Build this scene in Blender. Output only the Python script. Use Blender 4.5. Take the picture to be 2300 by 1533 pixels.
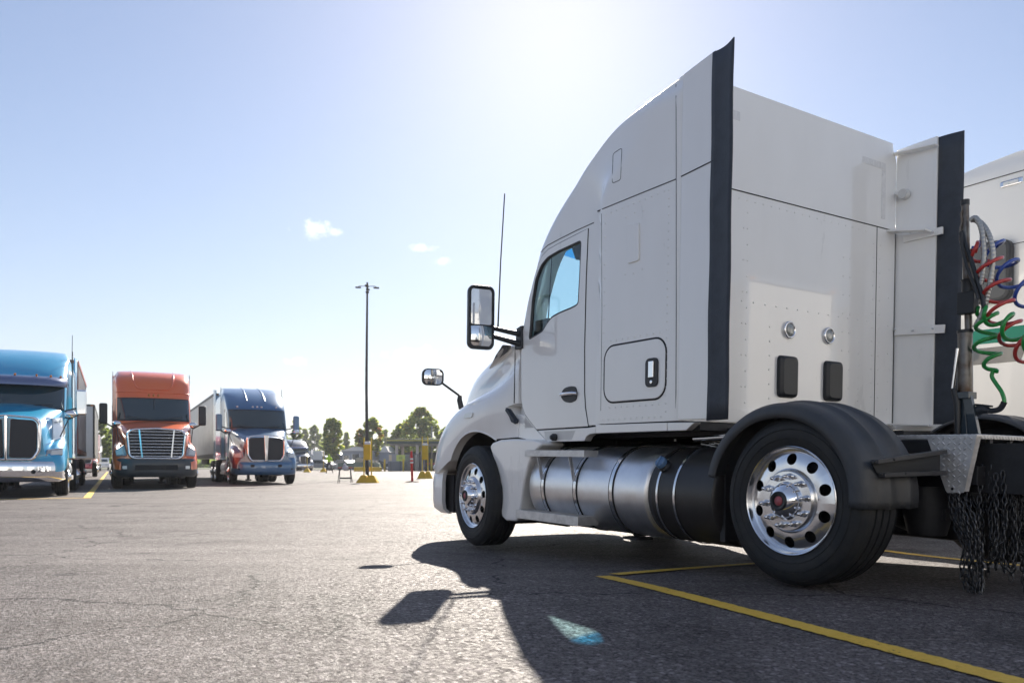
import bpy, bmesh, math, random
from mathutils import Vector, Matrix, Quaternion
from mathutils.bvhtree import BVHTree
random.seed(7)
PI = math.pi
scene = bpy.context.scene
for o in list(bpy.data.objects):
    bpy.data.objects.remove(o)

# ------------------------------------------------------------------ camera, world, sun, exposure
CAM_Z = .78
cam_data = bpy.data.cameras.new('camera')
cam = bpy.data.objects.new('camera', cam_data)
scene.collection.objects.link(cam)
cam.location = (0, 0, CAM_Z)
cam.rotation_euler = (PI / 2, 0, 0)
cam_data.sensor_width = 36
cam_data.lens = 28.17
cam_data.shift_y = .1202
cam_data.clip_start = .05
cam_data.clip_end = 6000
cam_data.dof.use_dof = True
cam_data.dof.focus_distance = 5.6
cam_data.dof.aperture_fstop = 4.0
scene.camera = cam

SUN_EL = math.radians(32.0)
SUN_AZ = math.radians(3.2)          # to the right of straight ahead
world = bpy.data.worlds.new('World')
scene.world = world
world.use_nodes = True
wn, wl = world.node_tree.nodes, world.node_tree.links
for n in list(wn):
    wn.remove(n)
w_out = wn.new('ShaderNodeOutputWorld')
w_bg = wn.new('ShaderNodeBackground')
sky = wn.new('ShaderNodeTexSky')
sky.sky_type = 'NISHITA'
sky.sun_disc = False
sky.sun_elevation = SUN_EL
sky.sun_rotation = SUN_AZ
sky.air_density = 1.0
sky.dust_density = .30
sky.ozone_density = 1.0
sky.altitude = 20
w_bg.inputs['Strength'].default_value = .05
tc = wn.new('ShaderNodeTexCoord')


def wmath(op, a, b=None, c=None):
    n = wn.new('ShaderNodeMath')
    n.operation = op
    for i, v in enumerate((a, b, c)):
        if v is None:
            continue
        if isinstance(v, (int, float)):
            n.inputs[i].default_value = v
        else:
            wl.new(v, n.inputs[i])
    return n.outputs[0]


def wdot(vec):
    n = wn.new('ShaderNodeVectorMath')
    n.operation = 'DOT_PRODUCT'
    wl.new(tc.outputs['Generated'], n.inputs[0])
    n.inputs[1].default_value = vec
    return n.outputs['Value']


wnoise = wn.new('ShaderNodeTexNoise')
wnoise.inputs['Scale'].default_value = 42
wnoise.inputs['Detail'].default_value = 6
wnoise.inputs['Roughness'].default_value = .62
wl.new(tc.outputs['Generated'], wnoise.inputs['Vector'])
mask = None
# small fair-weather clouds low in the northern sky: azimuth, elevation, half width, half height, strength
for az, el, hw, hh, st in ((-13.8, 16.0, .020, .011, 1.0), (-12.4, 15.8, .010, .005, .7), (-6.4, 15.1, .019, .007, .7),
                           (-15.2, 7.2, .014, .007, 1.0), (-7.2, 7.7, .032, .011, 1.0), (-11.4, 4.8, .032, .009, 1.0),
                           (-12.8, 3.4, .034, .010, 1.0), (-5.0, 14.2, .012, .005, .5)):
    a, e = math.radians(az), math.radians(el)
    d = Vector((math.sin(a) * math.cos(e), math.cos(a) * math.cos(e), math.sin(e)))
    r = Vector((math.cos(a), -math.sin(a), 0))
    u = r.cross(d)
    x = wmath('DIVIDE', wdot(r), hw)
    y = wmath('DIVIDE', wmath('SUBTRACT', wdot(u), 0), hh)
    q = wmath('SQRT', wmath('ADD', wmath('MULTIPLY', x, x), wmath('MULTIPLY', y, y)))
    v = wmath('ADD', wmath('SUBTRACT', 1.0, q), wmath('MULTIPLY', wmath('SUBTRACT', wnoise.outputs['Fac'], .5), 3.6))
    front = wmath('GREATER_THAN', wdot(d), 0)
    mr = wn.new('ShaderNodeMapRange')
    mr.interpolation_type = 'SMOOTHSTEP'
    mr.inputs['From Min'].default_value = -.15
    mr.inputs['From Max'].default_value = 1.25
    mr.inputs['To Max'].default_value = st
    wl.new(wmath('MULTIPLY', v, front), mr.inputs['Value'])
    mask = mr.outputs[0] if mask is None else wmath('MAXIMUM', mask, mr.outputs[0])
w_mix = wn.new('ShaderNodeMix')
w_mix.data_type = 'RGBA'
wl.new(mask, w_mix.inputs['Factor'])
tint = wn.new('ShaderNodeMix')
tint.data_type = 'RGBA'
tint.blend_type = 'MULTIPLY'
tint.inputs['Factor'].default_value = 1
tint.inputs['B'].default_value = (.95, .955, 1.03, 1)
wl.new(sky.outputs[0], tint.inputs['A'])
# thin haze lying all round the horizon
sepx = wn.new('ShaderNodeSeparateXYZ')
wl.new(tc.outputs['Generated'], sepx.inputs[0])
hz_f = wmath('MULTIPLY_ADD', wmath('EXPONENT', wmath('DIVIDE', wmath('MAXIMUM', sepx.outputs['Z'], 0), -.16)), .80, .08)
hzm = wn.new('ShaderNodeMix')
hzm.data_type = 'RGBA'
hzm.inputs['B'].default_value = (6.0, 6.15, 6.6, 1)
wl.new(hz_f, hzm.inputs['Factor'])
wl.new(tint.outputs['Result'], hzm.inputs['A'])
wl.new(hzm.outputs['Result'], w_mix.inputs['A'])
w_mix.inputs['B'].default_value = (12, 12, 12.2, 1)
wl.new(w_mix.outputs['Result'], w_bg.inputs['Color'])
wl.new(w_bg.outputs[0], w_out.inputs['Surface'])

sun_data = bpy.data.lights.new('sun', 'SUN')
sun_data.energy = 4.6
sun_data.angle = math.radians(.53)
sun_data.color = (1, .91, .79)
sun = bpy.data.objects.new('sun', sun_data)
scene.collection.objects.link(sun)
sdir = Vector((math.sin(SUN_AZ) * math.cos(SUN_EL), math.cos(SUN_AZ) * math.cos(SUN_EL), math.sin(SUN_EL)))
sun.rotation_euler = sdir.to_track_quat('Z', 'Y').to_euler()
sun.location = sdir * 60

scene.view_settings.view_transform = 'Standard'
scene.view_settings.look = 'None'
scene.view_settings.gamma = 1
scene.view_settings.use_curve_mapping = False
scene.view_settings.exposure = 1.32
scene.cycles.max_bounces = 8
scene.cycles.transparent_max_bounces = 16
scene.cycles.caustics_reflective = False
scene.cycles.caustics_refractive = False
scene.cycles.sample_clamp_indirect = 6


# ------------------------------------------------------------------ helpers
def lin(h):
    return tuple(((v / 255) / 12.92 if v / 255 <= .04045 else ((v / 255 + .055) / 1.055) ** 2.4) for v in h)


MATS = {}


def mat(name, col, rough=.5, metal=0, coat=0, spec=.5, bump=0, bscale=40, var=0, vscale=6, dirt=None, aniso=0, emit=None, coat_rough=.03, rvar=0, vmap=None):
    if name in MATS:
        return MATS[name]
    m = bpy.data.materials.new(name)
    m.use_nodes = True
    nt = m.node_tree
    b = nt.nodes['Principled BSDF']
    b.inputs['Base Color'].default_value = (*col, 1)
    b.inputs['Roughness'].default_value = rough
    b.inputs['Metallic'].default_value = metal
    b.inputs['Coat Weight'].default_value = coat
    b.inputs['Coat Roughness'].default_value = coat_rough
    b.inputs['Coat IOR'].default_value = 1.65
    b.inputs['Specular IOR Level'].default_value = spec
    b.inputs['Anisotropic'].default_value = aniso
    tcn = nt.nodes.new('ShaderNodeTexCoord')
    if var or rvar:
        n = nt.nodes.new('ShaderNodeTexNoise')
        n.inputs['Scale'].default_value = vscale
        n.inputs['Detail'].default_value = 8
        n.inputs['Roughness'].default_value = .65
        nt.links.new(tcn.outputs['Object'], n.inputs['Vector'])
        if vmap:
            mp_ = nt.nodes.new('ShaderNodeMapping')
            mp_.inputs['Scale'].default_value = vmap
            nt.links.new(tcn.outputs['Object'], mp_.inputs['Vector'])
            nt.links.new(mp_.outputs[0], n.inputs['Vector'])
        if var:
            cr = nt.nodes.new('ShaderNodeValToRGB')
            d = dirt or tuple(c * (1 - var) for c in col)
            cr.color_ramp.elements[0].position = .35
            cr.color_ramp.elements[0].color = (*d, 1)
            cr.color_ramp.elements[1].position = .62
            cr.color_ramp.elements[1].color = (*col, 1)
            nt.links.new(n.outputs['Fac'], cr.inputs['Fac'])
            nt.links.new(cr.outputs['Color'], b.inputs['Base Color'])
        if rvar:
            mr = nt.nodes.new('ShaderNodeMapRange')
            mr.inputs['To Min'].default_value = rough - rvar
            mr.inputs['To Max'].default_value = rough + rvar
            mr.inputs['From Min'].default_value = .3
            mr.inputs['From Max'].default_value = .7
            nt.links.new(n.outputs['Fac'], mr.inputs['Value'])
            nt.links.new(mr.outputs[0], b.inputs['Roughness'])
    if bump:
        n2 = nt.nodes.new('ShaderNodeTexNoise')
        n2.inputs['Scale'].default_value = bscale
        n2.inputs['Detail'].default_value = 4
        nt.links.new(tcn.outputs['Object'], n2.inputs['Vector'])
        bp = nt.nodes.new('ShaderNodeBump')
        bp.inputs['Strength'].default_value = bump
        bp.inputs['Distance'].default_value = .01
        nt.links.new(n2.outputs['Fac'], bp.inputs['Height'])
        nt.links.new(bp.outputs[0], b.inputs['Normal'])
    if emit:
        b.inputs['Emission Color'].default_value = (*emit[0], 1)
        b.inputs['Emission Strength'].default_value = emit[1]
    MATS[name] = m
    return m


def glass_mat(name, tint, refl=1.0, rough=.0):
    if name in MATS:
        return MATS[name]
    m = bpy.data.materials.new(name)
    m.use_nodes = True
    nt = m.node_tree
    nt.nodes.clear()
    out = nt.nodes.new('ShaderNodeOutputMaterial')
    tr = nt.nodes.new('ShaderNodeBsdfTransparent')
    tr.inputs[0].default_value = (*tint, 1)
    gl = nt.nodes.new('ShaderNodeBsdfGlossy')
    gl.inputs['Roughness'].default_value = rough
    mx = nt.nodes.new('ShaderNodeMixShader')
    geo = nt.nodes.new('ShaderNodeNewGeometry')
    dt = nt.nodes.new('ShaderNodeVectorMath')
    dt.operation = 'DOT_PRODUCT'
    nt.links.new(geo.outputs['Incoming'], dt.inputs[0])
    nt.links.new(geo.outputs['Normal'], dt.inputs[1])

    def mth(op, a_, b_):
        q_ = nt.nodes.new('ShaderNodeMath')
        q_.operation = op
        for i_, v_ in enumerate((a_, b_)):
            if isinstance(v_, (int, float)):
                q_.inputs[i_].default_value = v_
            elif v_ is not None:
                nt.links.new(v_, q_.inputs[i_])
        return q_
    ab = mth('ABSOLUTE', dt.outputs['Value'], None)
    pw = mth('POWER', mth('SUBTRACT', 1.0, ab.outputs[0]).outputs[0], 5.0)
    ml = mth('MULTIPLY', mth('MULTIPLY_ADD', pw.outputs[0], .96).outputs[0], refl)
    ml.inputs[0].links[0].from_node.inputs[2].default_value = .04
    nt.links.new(ml.outputs[0], mx.inputs['Fac'])
    nt.links.new(tr.outputs[0], mx.inputs[1])
    nt.links.new(gl.outputs[0], mx.inputs[2])
    nt.links.new(mx.outputs[0], out.inputs['Surface'])
    MATS[name] = m
    return m


def tag(o, label=None, cat=None, group=None, kind=None):
    if label:
        o['label'] = label
    if cat:
        o['category'] = cat
    if group:
        o['group'] = group
    if kind:
        o['kind'] = kind
    return o


def thing(name, label, cat, loc=(0, 0, 0), rz=0, group=None, matrix=None):
    o = bpy.data.objects.new(name, None)
    o.empty_display_size = .2
    scene.collection.objects.link(o)
    if matrix is not None:
        o.matrix_world = matrix
    else:
        o.location = loc
        o.rotation_euler = (0, 0, rz)
    return tag(o, label, cat, group)


def link(name, me, parent=None, matrix=None):
    o = bpy.data.objects.new(name, me)
    scene.collection.objects.link(o)
    if parent is not None:
        o.parent = parent
    if matrix is not None:
        o.matrix_local = matrix
    return o


def copy_tree(o, parent=None, only=None):
    c = o.copy()
    scene.collection.objects.link(c)
    c.parent = parent
    if parent is not None:
        c.matrix_parent_inverse = o.matrix_parent_inverse.copy()
    for ch in list(o.children):
        copy_tree(ch, c)
    return c


class MB:
    def __init__(self):
        self.v, self.f, self.s, self.mi = [], [], [], []
        self.m = 0

    def add(self, vs, fs, smooth=False):
        k = len(self.v)
        self.v += [tuple(v) for v in vs]
        self.f += [tuple(i + k for i in f) for f in fs]
        self.s += [smooth] * len(fs)
        self.mi += [self.m] * len(fs)
        return self

    def box(self, c, s, rot=None, taper=None):
        x, y, z = (q / 2 for q in s)
        vs = [Vector((a * x, b * y, e * z)) for e in (-1, 1) for b in (-1, 1) for a in (-1, 1)]
        if taper:
            vs = [Vector((v.x * (taper[0] if v.z > 0 else 1), v.y * (taper[1] if v.z > 0 else 1), v.z)) for v in vs]
        if rot is not None:
            R = rot if isinstance(rot, Matrix) else Matrix.Rotation(rot, 3, 'Z')
            vs = [R @ v for v in vs]
        c = Vector(c)
        return self.add([v + c for v in vs], [(0, 2, 3, 1), (4, 5, 7, 6), (0, 1, 5, 4), (2, 6, 7, 3), (0, 4, 6, 2), (1, 3, 7, 5)])

    def bar(self, a, b, w, h, up=Vector((0, 0, 1))):
        a, b = Vector(a), Vector(b)
        d = (b - a)
        L = d.length
        d.normalize()
        s = d.cross(up)
        if s.length < 1e-4:
            s = d.cross(Vector((1, 0, 0)))
        s.normalize()
        t = s.cross(d)
        R = Matrix((d, s, t)).transposed()
        return self.box((a + b) / 2, (L, w, h), R)

    def tube(self, pts, r, n=8, caps=True, closed=False):
        pts = [Vector(p) for p in pts]
        N = len(pts)
        rs = r if isinstance(r, (list, tuple)) else [r] * N
        rings = []
        nrm = None
        for i, p in enumerate(pts):
            if closed:
                t = (pts[(i + 1) % N] - pts[i - 1])
            else:
                t = (pts[min(i + 1, N - 1)] - pts[max(i - 1, 0)])
            if t.length < 1e-9:
                t = Vector((0, 0, 1))
            t.normalize()
            if nrm is None:
                nrm = t.cross(Vector((0, 0, 1)))
                if nrm.length < .05:
                    nrm = t.cross(Vector((1, 0, 0)))
            else:
                nrm = nrm - t * nrm.dot(t)
                if nrm.length < 1e-5:
                    nrm = t.cross(Vector((1, .3, 0)))
            nrm.normalize()
            bn = t.cross(nrm)
            rings.append([p + (nrm * math.cos(2 * PI * k / n) + bn * math.sin(2 * PI * k / n)) * rs[i] for k in range(n)])
        vs = [q for rg in rings for q in rg]
        fs = []
        for i in range(N - 1 + (1 if closed else 0)):
            a, b = i * n, ((i + 1) % N) * n
            for k in range(n):
                fs.append((a + k, a + (k + 1) % n, b + (k + 1) % n, b + k))
        self.add(vs, fs, True)
        if caps and not closed:
            self.add(rings[0], [tuple(range(n))[::-1]])
            self.add(rings[-1], [tuple(range(n))])
        return self

    def lathe(self, prof, n=32, origin=(0, 0, 0), axis='Y', smooth=True, closed=False):
        """prof: list of (radius, height along axis)"""
        o = Vector(origin)
        vs = []
        for r, h in prof:
            for k in range(n):
                a = 2 * PI * k / n
                c, s = r * math.cos(a), r * math.sin(a)
                p = {'Y': (c, h, s), 'Z': (c, s, h), 'X': (h, c, s)}[axis]
                vs.append(o + Vector(p))
        m = len(prof)
        fs = []
        for i in range(m - 1 + (1 if closed else 0)):
            a, b = i * n, ((i + 1) % m) * n
            for k in range(n):
                q = (a + k, a + (k + 1) % n, b + (k + 1) % n, b + k)
                fs.append(q if axis != 'Y' else q[::-1])
        return self.add(vs, fs, smooth)

    def prism(self, poly, f, w0, w1):
        """poly 2-D points, f(u, v, w) -> point, extruded from w0 to w1"""
        n = len(poly)
        vs = [f(u, v, w0) for u, v in poly] + [f(u, v, w1) for u, v in poly]
        fs = [tuple(range(n))[::-1], tuple(range(n, 2 * n))]
        for k in range(n):
            fs.append((k, (k + 1) % n, n + (k + 1) % n, n + k))
        return self.add(vs, fs)

    def slab(self, top, bottom):
        n = len(top)
        fs = [tuple(range(n))[::-1], tuple(range(n, 2 * n))]
        for k in range(n):
            fs.append((k, (k + 1) % n, n + (k + 1) % n, n + k))
        return self.add(list(bottom) + list(top), fs)

    def grid(self, rows, smooth=True, closed=False):
        n = len(rows[0])
        vs = [p for r in rows for p in r]
        fs = []
        for i in range(len(rows) - 1):
            for k in range(n - (0 if closed else 1)):
                fs.append((i * n + k, i * n + (k + 1) % n, (i + 1) * n + (k + 1) % n, (i + 1) * n + k))
        return self.add(vs, fs, smooth)

    def sphere(self, c, r, n=8, m=5, sc=(1, 1, 1)):
        c = Vector(c)
        rows = []
        for i in range(m + 1):
            a = PI * i / m
            rows.append([c + Vector((r * sc[0] * max(math.sin(a), 1e-3) * math.cos(2 * PI * k / n), r * sc[1] * max(math.sin(a), 1e-3) * math.sin(2 * PI * k / n), r * sc[2] * math.cos(a))) for k in range(n)])
        return self.grid(rows, True, True)

    def mesh(self, name, mats):
        me = bpy.data.meshes.new(name)
        me.from_pydata(self.v, [], self.f)
        for m in (mats if isinstance(mats, (list, tuple)) else [mats]):
            me.materials.append(m)
        me.polygons.foreach_set('use_smooth', self.s)
        me.polygons.foreach_set('material_index', self.mi)
        me.update()
        bm = bmesh.new()
        bm.from_mesh(me)
        bmesh.ops.recalc_face_normals(bm, faces=bm.faces)
        bm.to_mesh(me)
        bm.free()
        return me

    def build(self, name, mats, parent=None, bevel=0, seg=2, label=None, matrix=None, autosmooth=None):
        o = link(name, self.mesh(name, mats), parent, matrix)
        if bevel:
            b = o.modifiers.new('bevel', 'BEVEL')
            b.width = bevel
            b.segments = seg
            b.limit_method = 'ANGLE'
            b.angle_limit = math.radians(35)
            b.harden_normals = True
            for p in o.data.polygons:
                p.use_smooth = True
        if label:
            o['label'] = label
        return o


def smooth_by_angle(me, ang=35):
    for p in me.polygons:
        p.use_smooth = True
    me.update()
    lim = math.radians(ang)
    bm = bmesh.new()
    bm.from_mesh(me)
    for e in bm.edges:
        if len(e.link_faces) == 2:
            e.smooth = e.calc_face_angle(0) < lim
        else:
            e.smooth = False
    bm.to_mesh(me)
    bm.free()


def boolean(o, cutters, op='DIFFERENCE'):
    """apply boolean cuts with plain meshes, then throw the cutters away"""
    for c in cutters:
        md = o.modifiers.new('cut', 'BOOLEAN')
        md.object = c
        md.operation = op
        md.solver = 'EXACT'
    bpy.context.view_layer.update()
    dg = bpy.context.evaluated_depsgraph_get()
    me = bpy.data.meshes.new_from_object(o.evaluated_get(dg))
    o.modifiers.clear()
    old = o.data
    o.data = me
    me.name = old.name
    for c in cutters:
        bpy.data.objects.remove(c)
    return o


def cr(pts, k=6, closed=False):
    """Catmull-Rom through points"""
    pts = [Vector(p) for p in pts]
    n = len(pts)
    out = []
    rng = range(n if closed else n - 1)
    for i in rng:
        p0 = pts[i - 1] if (closed or i > 0) else pts[0]
        p1, p2 = pts[i], pts[(i + 1) % n]
        p3 = pts[(i + 2) % n] if (closed or i + 2 < n) else pts[-1]
        for j in range(k):
            t = j / k
            out.append(.5 * ((2 * p1) + (p2 - p0) * t + (2 * p0 - 5 * p1 + 4 * p2 - p3) * t * t + (3 * p1 - p0 - 3 * p2 + p3) * t ** 3))
    if not closed:
        out.append(pts[-1])
    return out


def rrect(w, h, r, n=5, cx=0, cy=0):
    out = []
    for sx, sy, a0 in ((1, 1, 0), (-1, 1, 90), (-1, -1, 180), (1, -1, 270)):
        for k in range(n + 1):
            a = math.radians(a0 + 90 * k / n)
            out.append((cx + sx * (w / 2 - r) + r * math.cos(a), cy + sy * (h / 2 - r) + r * math.sin(a)))
    return out


def round_poly(pts, r, n=4):
    """round the corners of a 2-D polygon"""
    out = []
    m = len(pts)
    for i in range(m):
        p = Vector(pts[i])
        a = (Vector(pts[i - 1]) - p)
        b = (Vector(pts[(i + 1) % m]) - p)
        rr = min(r, a.length * .45, b.length * .45)
        a = p + a.normalized() * rr
        b = p + b.normalized() * rr
        for k in range(n + 1):
            t = k / n
            q = a * (1 - t) ** 2 + p * 2 * t * (1 - t) + b * t * t
            out.append((q.x, q.y))
    return out


def interp(tab, x):
    if x <= tab[0][0]:
        return tab[0][1]
    for (a, va), (b, vb) in zip(tab, tab[1:]):
        if x <= b:
            t = (x - a) / (b - a)
            return va + (vb - va) * t
    return tab[-1][1]


def sstep(a, b, x):
    t = max(0, min(1, (x - a) / (b - a)))
    return t * t * (3 - 2 * t)


def ground_z(x, y):
    return .11 * (1 - sstep(4.2, 7.6, y + .12 * x)) - .0


# ------------------------------------------------------------------ materials
WHITE = mat('white_truck_paint', (.89, .885, .87), .3, coat=1, bump=.05, bscale=1.3, var=.02, vscale=2.2, rvar=.04, vmap=(1.6, 1.6, .5), dirt=(.862, .855, .835))
WHITE2 = mat('white_truck_paint_second', (.85, .84, .81), .35, coat=1)
PANEL = mat('white_satin_panel', (.66, .66, .64), .45, coat=.3, var=.1, vscale=5)
GAP = mat('dark_gap', (.012, .013, .016), .7)
RUBBER = mat('black_rubber', (.046, .056, .074), .55, bump=.25, bscale=90, var=.25, vscale=9, spec=.35)
TYRE = mat('tyre_rubber', (.017, .020, .024), .62, bump=.2, bscale=60, var=.35, vscale=7, dirt=(.03, .03, .03), spec=.3)
BLACKPL = mat('black_plastic', (.018, .021, .026), .42, bump=.1, bscale=150)
FENDER = mat('black_fender_plastic', (.034, .041, .052), .46, bump=.35, bscale=220, var=.3, vscale=3, dirt=(.06, .06, .06))
CHROME = mat('chrome', (.88, .88, .9), .05, metal=1)
ALU = mat('polished_aluminium', (.78, .79, .81), .2, metal=1, rvar=.06, vscale=14)
BRUSH = mat('brushed_tank_aluminium', (.9, .91, .93), .42, metal=1, rvar=.1, vscale=4, aniso=.4, var=.14, bump=.03, bscale=9)
CAST = mat('step_aluminium', (.72, .71, .70), .45, metal=.6, var=.25, vscale=12, bump=.2, bscale=60)
STEEL = mat('dark_frame_steel', (.02, .021, .025), .6, var=.4, vscale=10, bump=.2)
GREYPL = mat('dark_grey_plastic', (.05, .052, .058), .5, var=.2)
DEF = mat('black_tank_plastic', (.032, .03, .03), .38, var=.3, vscale=5)
RUSTY = mat('weathered_steel_tube', (.17, .165, .16), .36, metal=.8, var=.5, vscale=7, dirt=(.07, .045, .03))
YELLOW = mat('yellow_paint', (.72, .48, .03), .55, var=.2, vscale=4)
LENS = mat('clear_lens', (.75, .76, .74), .1, coat=1)
HEAD = mat('headlight_lens', (.5, .52, .55), .08, coat=1, var=.5, vscale=9)
ORANGE_L = mat('amber_lens', (.7, .22, .02), .2, coat=1)
RED_L = mat('red_lens', (.5, .02, .02), .25, coat=1)
INTERIOR = mat('cab_interior_grey', (.14, .15, .17), .75)
DASH = mat('dash_black', (.02, .022, .026), .6)
MIRROR = mat('mirror_glass', (.9, .91, .92), .015, metal=1)
GLASS = glass_mat('side_glass', (.72, .86, .9), 1.4)
WSGLASS = glass_mat('windscreen_glass', (.84, .95, .96), 1.0)
WSBAND = glass_mat('windscreen_blue_band', (.07, .45, .8), .8)
DARKGLASS = mat('dark_windscreen', (.008, .034, .045), .05, coat=1, spec=.6)

# ------------------------------------------------------------------ ground
# the hero truck's frame (its heading, the slight tilt of the paving it stands on)
F_PX, CX, HZ = 1800., 1150., 1043.
phi = math.atan(1114 / 1800)
ef = Vector((-math.sin(phi), math.cos(phi), 0))
el_ = Vector((-math.cos(phi), -math.sin(phi), 0))
pt, rl = math.atan(34 / 2117), math.atan(19 / 3440)
TX = ef * math.cos(pt) + Vector((0, 0, math.sin(pt)))
TY = el_ * math.cos(rl) + Vector((0, 0, math.sin(rl)))
TY = (TY - TX * TX.dot(TY)).normalized()
TZ = TX.cross(TY)
TO = ef * 2.936 - el_ * 4.81 + Vector((0, 0, .11))
M_T = Matrix((TX, TY, TZ)).transposed().to_4x4()
M_T.translation = TO
M_TI = M_T.inverted()
CAM = Vector((0, 0, CAM_Z))


def P(x, y, ax, val):
    """point of the truck's frame on the plane ax = val that the photograph shows at pixel (x, y)"""
    d = Vector(((x - CX) / F_PX, 1, -(y - HZ) / F_PX))
    a, b = M_TI @ CAM, M_TI.to_3x3() @ d
    i = 'XYZ'.index(ax)
    return a + b * ((val - a[i]) / b[i])


def G(x, y):
    """point of the ground at pixel (x, y)"""
    h = 0
    for _ in range(12):
        d = F_PX * (CAM_Z - h) / (y - HZ)
        q = Vector(((x - CX) / F_PX * d, d, 0))
        h = ground_z(q.x, q.y)
    return Vector((q.x, q.y, h))


def W(x, depth, z=0):
    return Vector(((x - CX) / F_PX * depth, depth, z))


def asphalt(name, base, light, dark, scale, crack=True, patch=.5, glint=.5):
    m = bpy.data.materials.new(name)
    m.use_nodes = True
    nt = m.node_tree
    N, L = nt.nodes, nt.links
    b = N['Principled BSDF']
    co = N.new('ShaderNodeTexCoord').outputs['Object']

    def noise(s, det=4, rough=.55, vec=co):
        n = N.new('ShaderNodeTexNoise')
        n.inputs['Scale'].default_value = s
        n.inputs['Detail'].default_value = det
        n.inputs['Roughness'].default_value = rough
        L.new(vec, n.inputs['Vector'])
        return n.outputs['Fac']

    def vor(s, feat='F1', out='Distance', vec=co, rnd=1):
        n = N.new('ShaderNodeTexVoronoi')
        n.feature = feat
        n.inputs['Scale'].default_value = s
        n.inputs['Randomness'].default_value = rnd
        L.new(vec, n.inputs['Vector'])
        return n.outputs[out]

    def ramp(v, *st):
        n = N.new('ShaderNodeValToRGB')
        e = n.color_ramp.elements
        e[0].position, e[0].color = st[0][0], (*st[0][1], 1)
        e[1].position, e[1].color = st[-1][0], (*st[-1][1], 1)
        for p, c in st[1:-1]:
            x = e.new(p)
            x.color = (*c, 1)
        L.new(v, n.inputs['Fac'])
        return n.outputs['Color']

    def mix(f, a, c, mode='MIX'):
        n = N.new('ShaderNodeMix')
        n.data_type = 'RGBA'
        n.blend_type = mode
        for s, v in (('Factor', f), ('A', a), ('B', c)):
            if isinstance(v, (int, float)):
                n.inputs[s].default_value = v
            elif isinstance(v, tuple):
                n.inputs[s].default_value = (*v, 1)
            else:
                L.new(v, n.inputs[s])
        return n.outputs['Result']

    def mt(op, a, c, clamp=False):
        n = N.new('ShaderNodeMath')
        n.operation = op
        n.use_clamp = clamp
        for i, v in enumerate((a, c)):
            if isinstance(v, (int, float)):
                n.inputs[i].default_value = v
            else:
                L.new(v, n.inputs[i])
        return n.outputs[0]

    sep = N.new('ShaderNodeSeparateColor')
    L.new(vor(scale, out='Color'), sep.inputs[0])
    stone = sep.outputs[0]
    col = ramp(stone, (.0, dark), (.45, base), (.8, base), (.97, light))
    fine = noise(scale * 1.7, 3)
    col = mix(.55, col, ramp(fine, (.3, dark), (.7, light)), 'MIX')
    big = noise(.35, 5, .6)
    col = mix(patch, col, ramp(big, (.35, (.62, .6, .6)), (.65, (1.15, 1.13, 1.1))), 'MULTIPLY')
    mid = noise(2.6, 5, .7)
    col = mix(.55, col, ramp(mid, (.3, (.6, .6, .6)), (.6, (1.08, 1.08, 1.08))), 'MULTIPLY')
    # long drag marks and stains drawn out along the aisle, and darker ravelled patches
    mpn = N.new('ShaderNodeMapping')
    mpn.inputs['Scale'].default_value = (.22, 1.5, 1)
    mpn.inputs['Rotation'].default_value = (0, 0, .12)
    L.new(co, mpn.inputs['Vector'])
    streak = noise(.9, 4, .6, vec=mpn.outputs[0])
    col = mix(.7, col, ramp(streak, (.36, (.62, .61, .6)), (.55, (1.0, 1.0, 1.0)), (.72, (1.12, 1.11, 1.09))), 'MULTIPLY')
    ravel = noise(1.15, 7, .72)
    col = mix(.75, col, ramp(ravel, (.36, (.45, .45, .45)), (.47, (1, 1, 1))), 'MULTIPLY')
    hgt = mt('ADD', mt('MULTIPLY', stone, .55), mt('MULTIPLY', fine, .6))
    if crack:
        # distorted cell borders, kept only where a slow noise allows them
        mp = N.new('ShaderNodeMix')
        mp.data_type = 'RGBA'
        mp.blend_type = 'LINEAR_LIGHT'
        mp.inputs['Factor'].default_value = .22
        L.new(co, mp.inputs['A'])
        nn = N.new('ShaderNodeTexNoise')
        nn.inputs['Scale'].default_value = 1.6
        nn.inputs['Detail'].default_value = 6
        nn.inputs['Roughness'].default_value = .7
        L.new(co, nn.inputs['Vector'])
        L.new(nn.outputs['Color'], mp.inputs['B'])
        ed = vor(.42, 'DISTANCE_TO_EDGE', vec=mp.outputs['Result'])
        cm = mt('LESS_THAN', ed, mt('MULTIPLY', noise(.55, 3), .0085))
        allow = mt('GREATER_THAN', noise(.8, 2), .47)
        cm = mt('MULTIPLY', cm, allow)
        col = mix(mt('MULTIPLY', cm, .85), col, (.008, .008, .009))
        hgt = mt('SUBTRACT', hgt, mt('MULTIPLY', cm, 1.0))
        # tar and oil spots
        spots = vor(1.1)
        sm = mt('MULTIPLY', mt('LESS_THAN', spots, .085), mt('GREATER_THAN', noise(1.3, 1), .47))
        col = mix(mt('MULTIPLY', sm, .6), col, (.01, .01, .012))
    L.new(col, b.inputs['Base Color'])
    b.inputs['Specular IOR Level'].default_value = glint
    rr = N.new('ShaderNodeMapRange')
    rr.inputs['To Min'].default_value = .5
    rr.inputs['To Max'].default_value = .9
    L.new(sep.outputs[1], rr.inputs['Value'])
    L.new(rr.outputs[0], b.inputs['Roughness'])
    bp = N.new('ShaderNodeBump')
    bp.inputs['Strength'].default_value = 1.0
    bp.inputs['Distance'].default_value = .016
    L.new(hgt, bp.inputs['Height'])
    L.new(bp.outputs[0], b.inputs['Normal'])
    return m


ASPH = asphalt('worn_asphalt', (.052, .044, .0375), (.36, .33, .34), (.010, .010, .011), 62, glint=.22)
ASPH2 = asphalt('older_asphalt', (.07, .067, .064), (.17, .165, .155), (.035, .034, .034), 60, crack=False, patch=.9, glint=.35)

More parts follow.
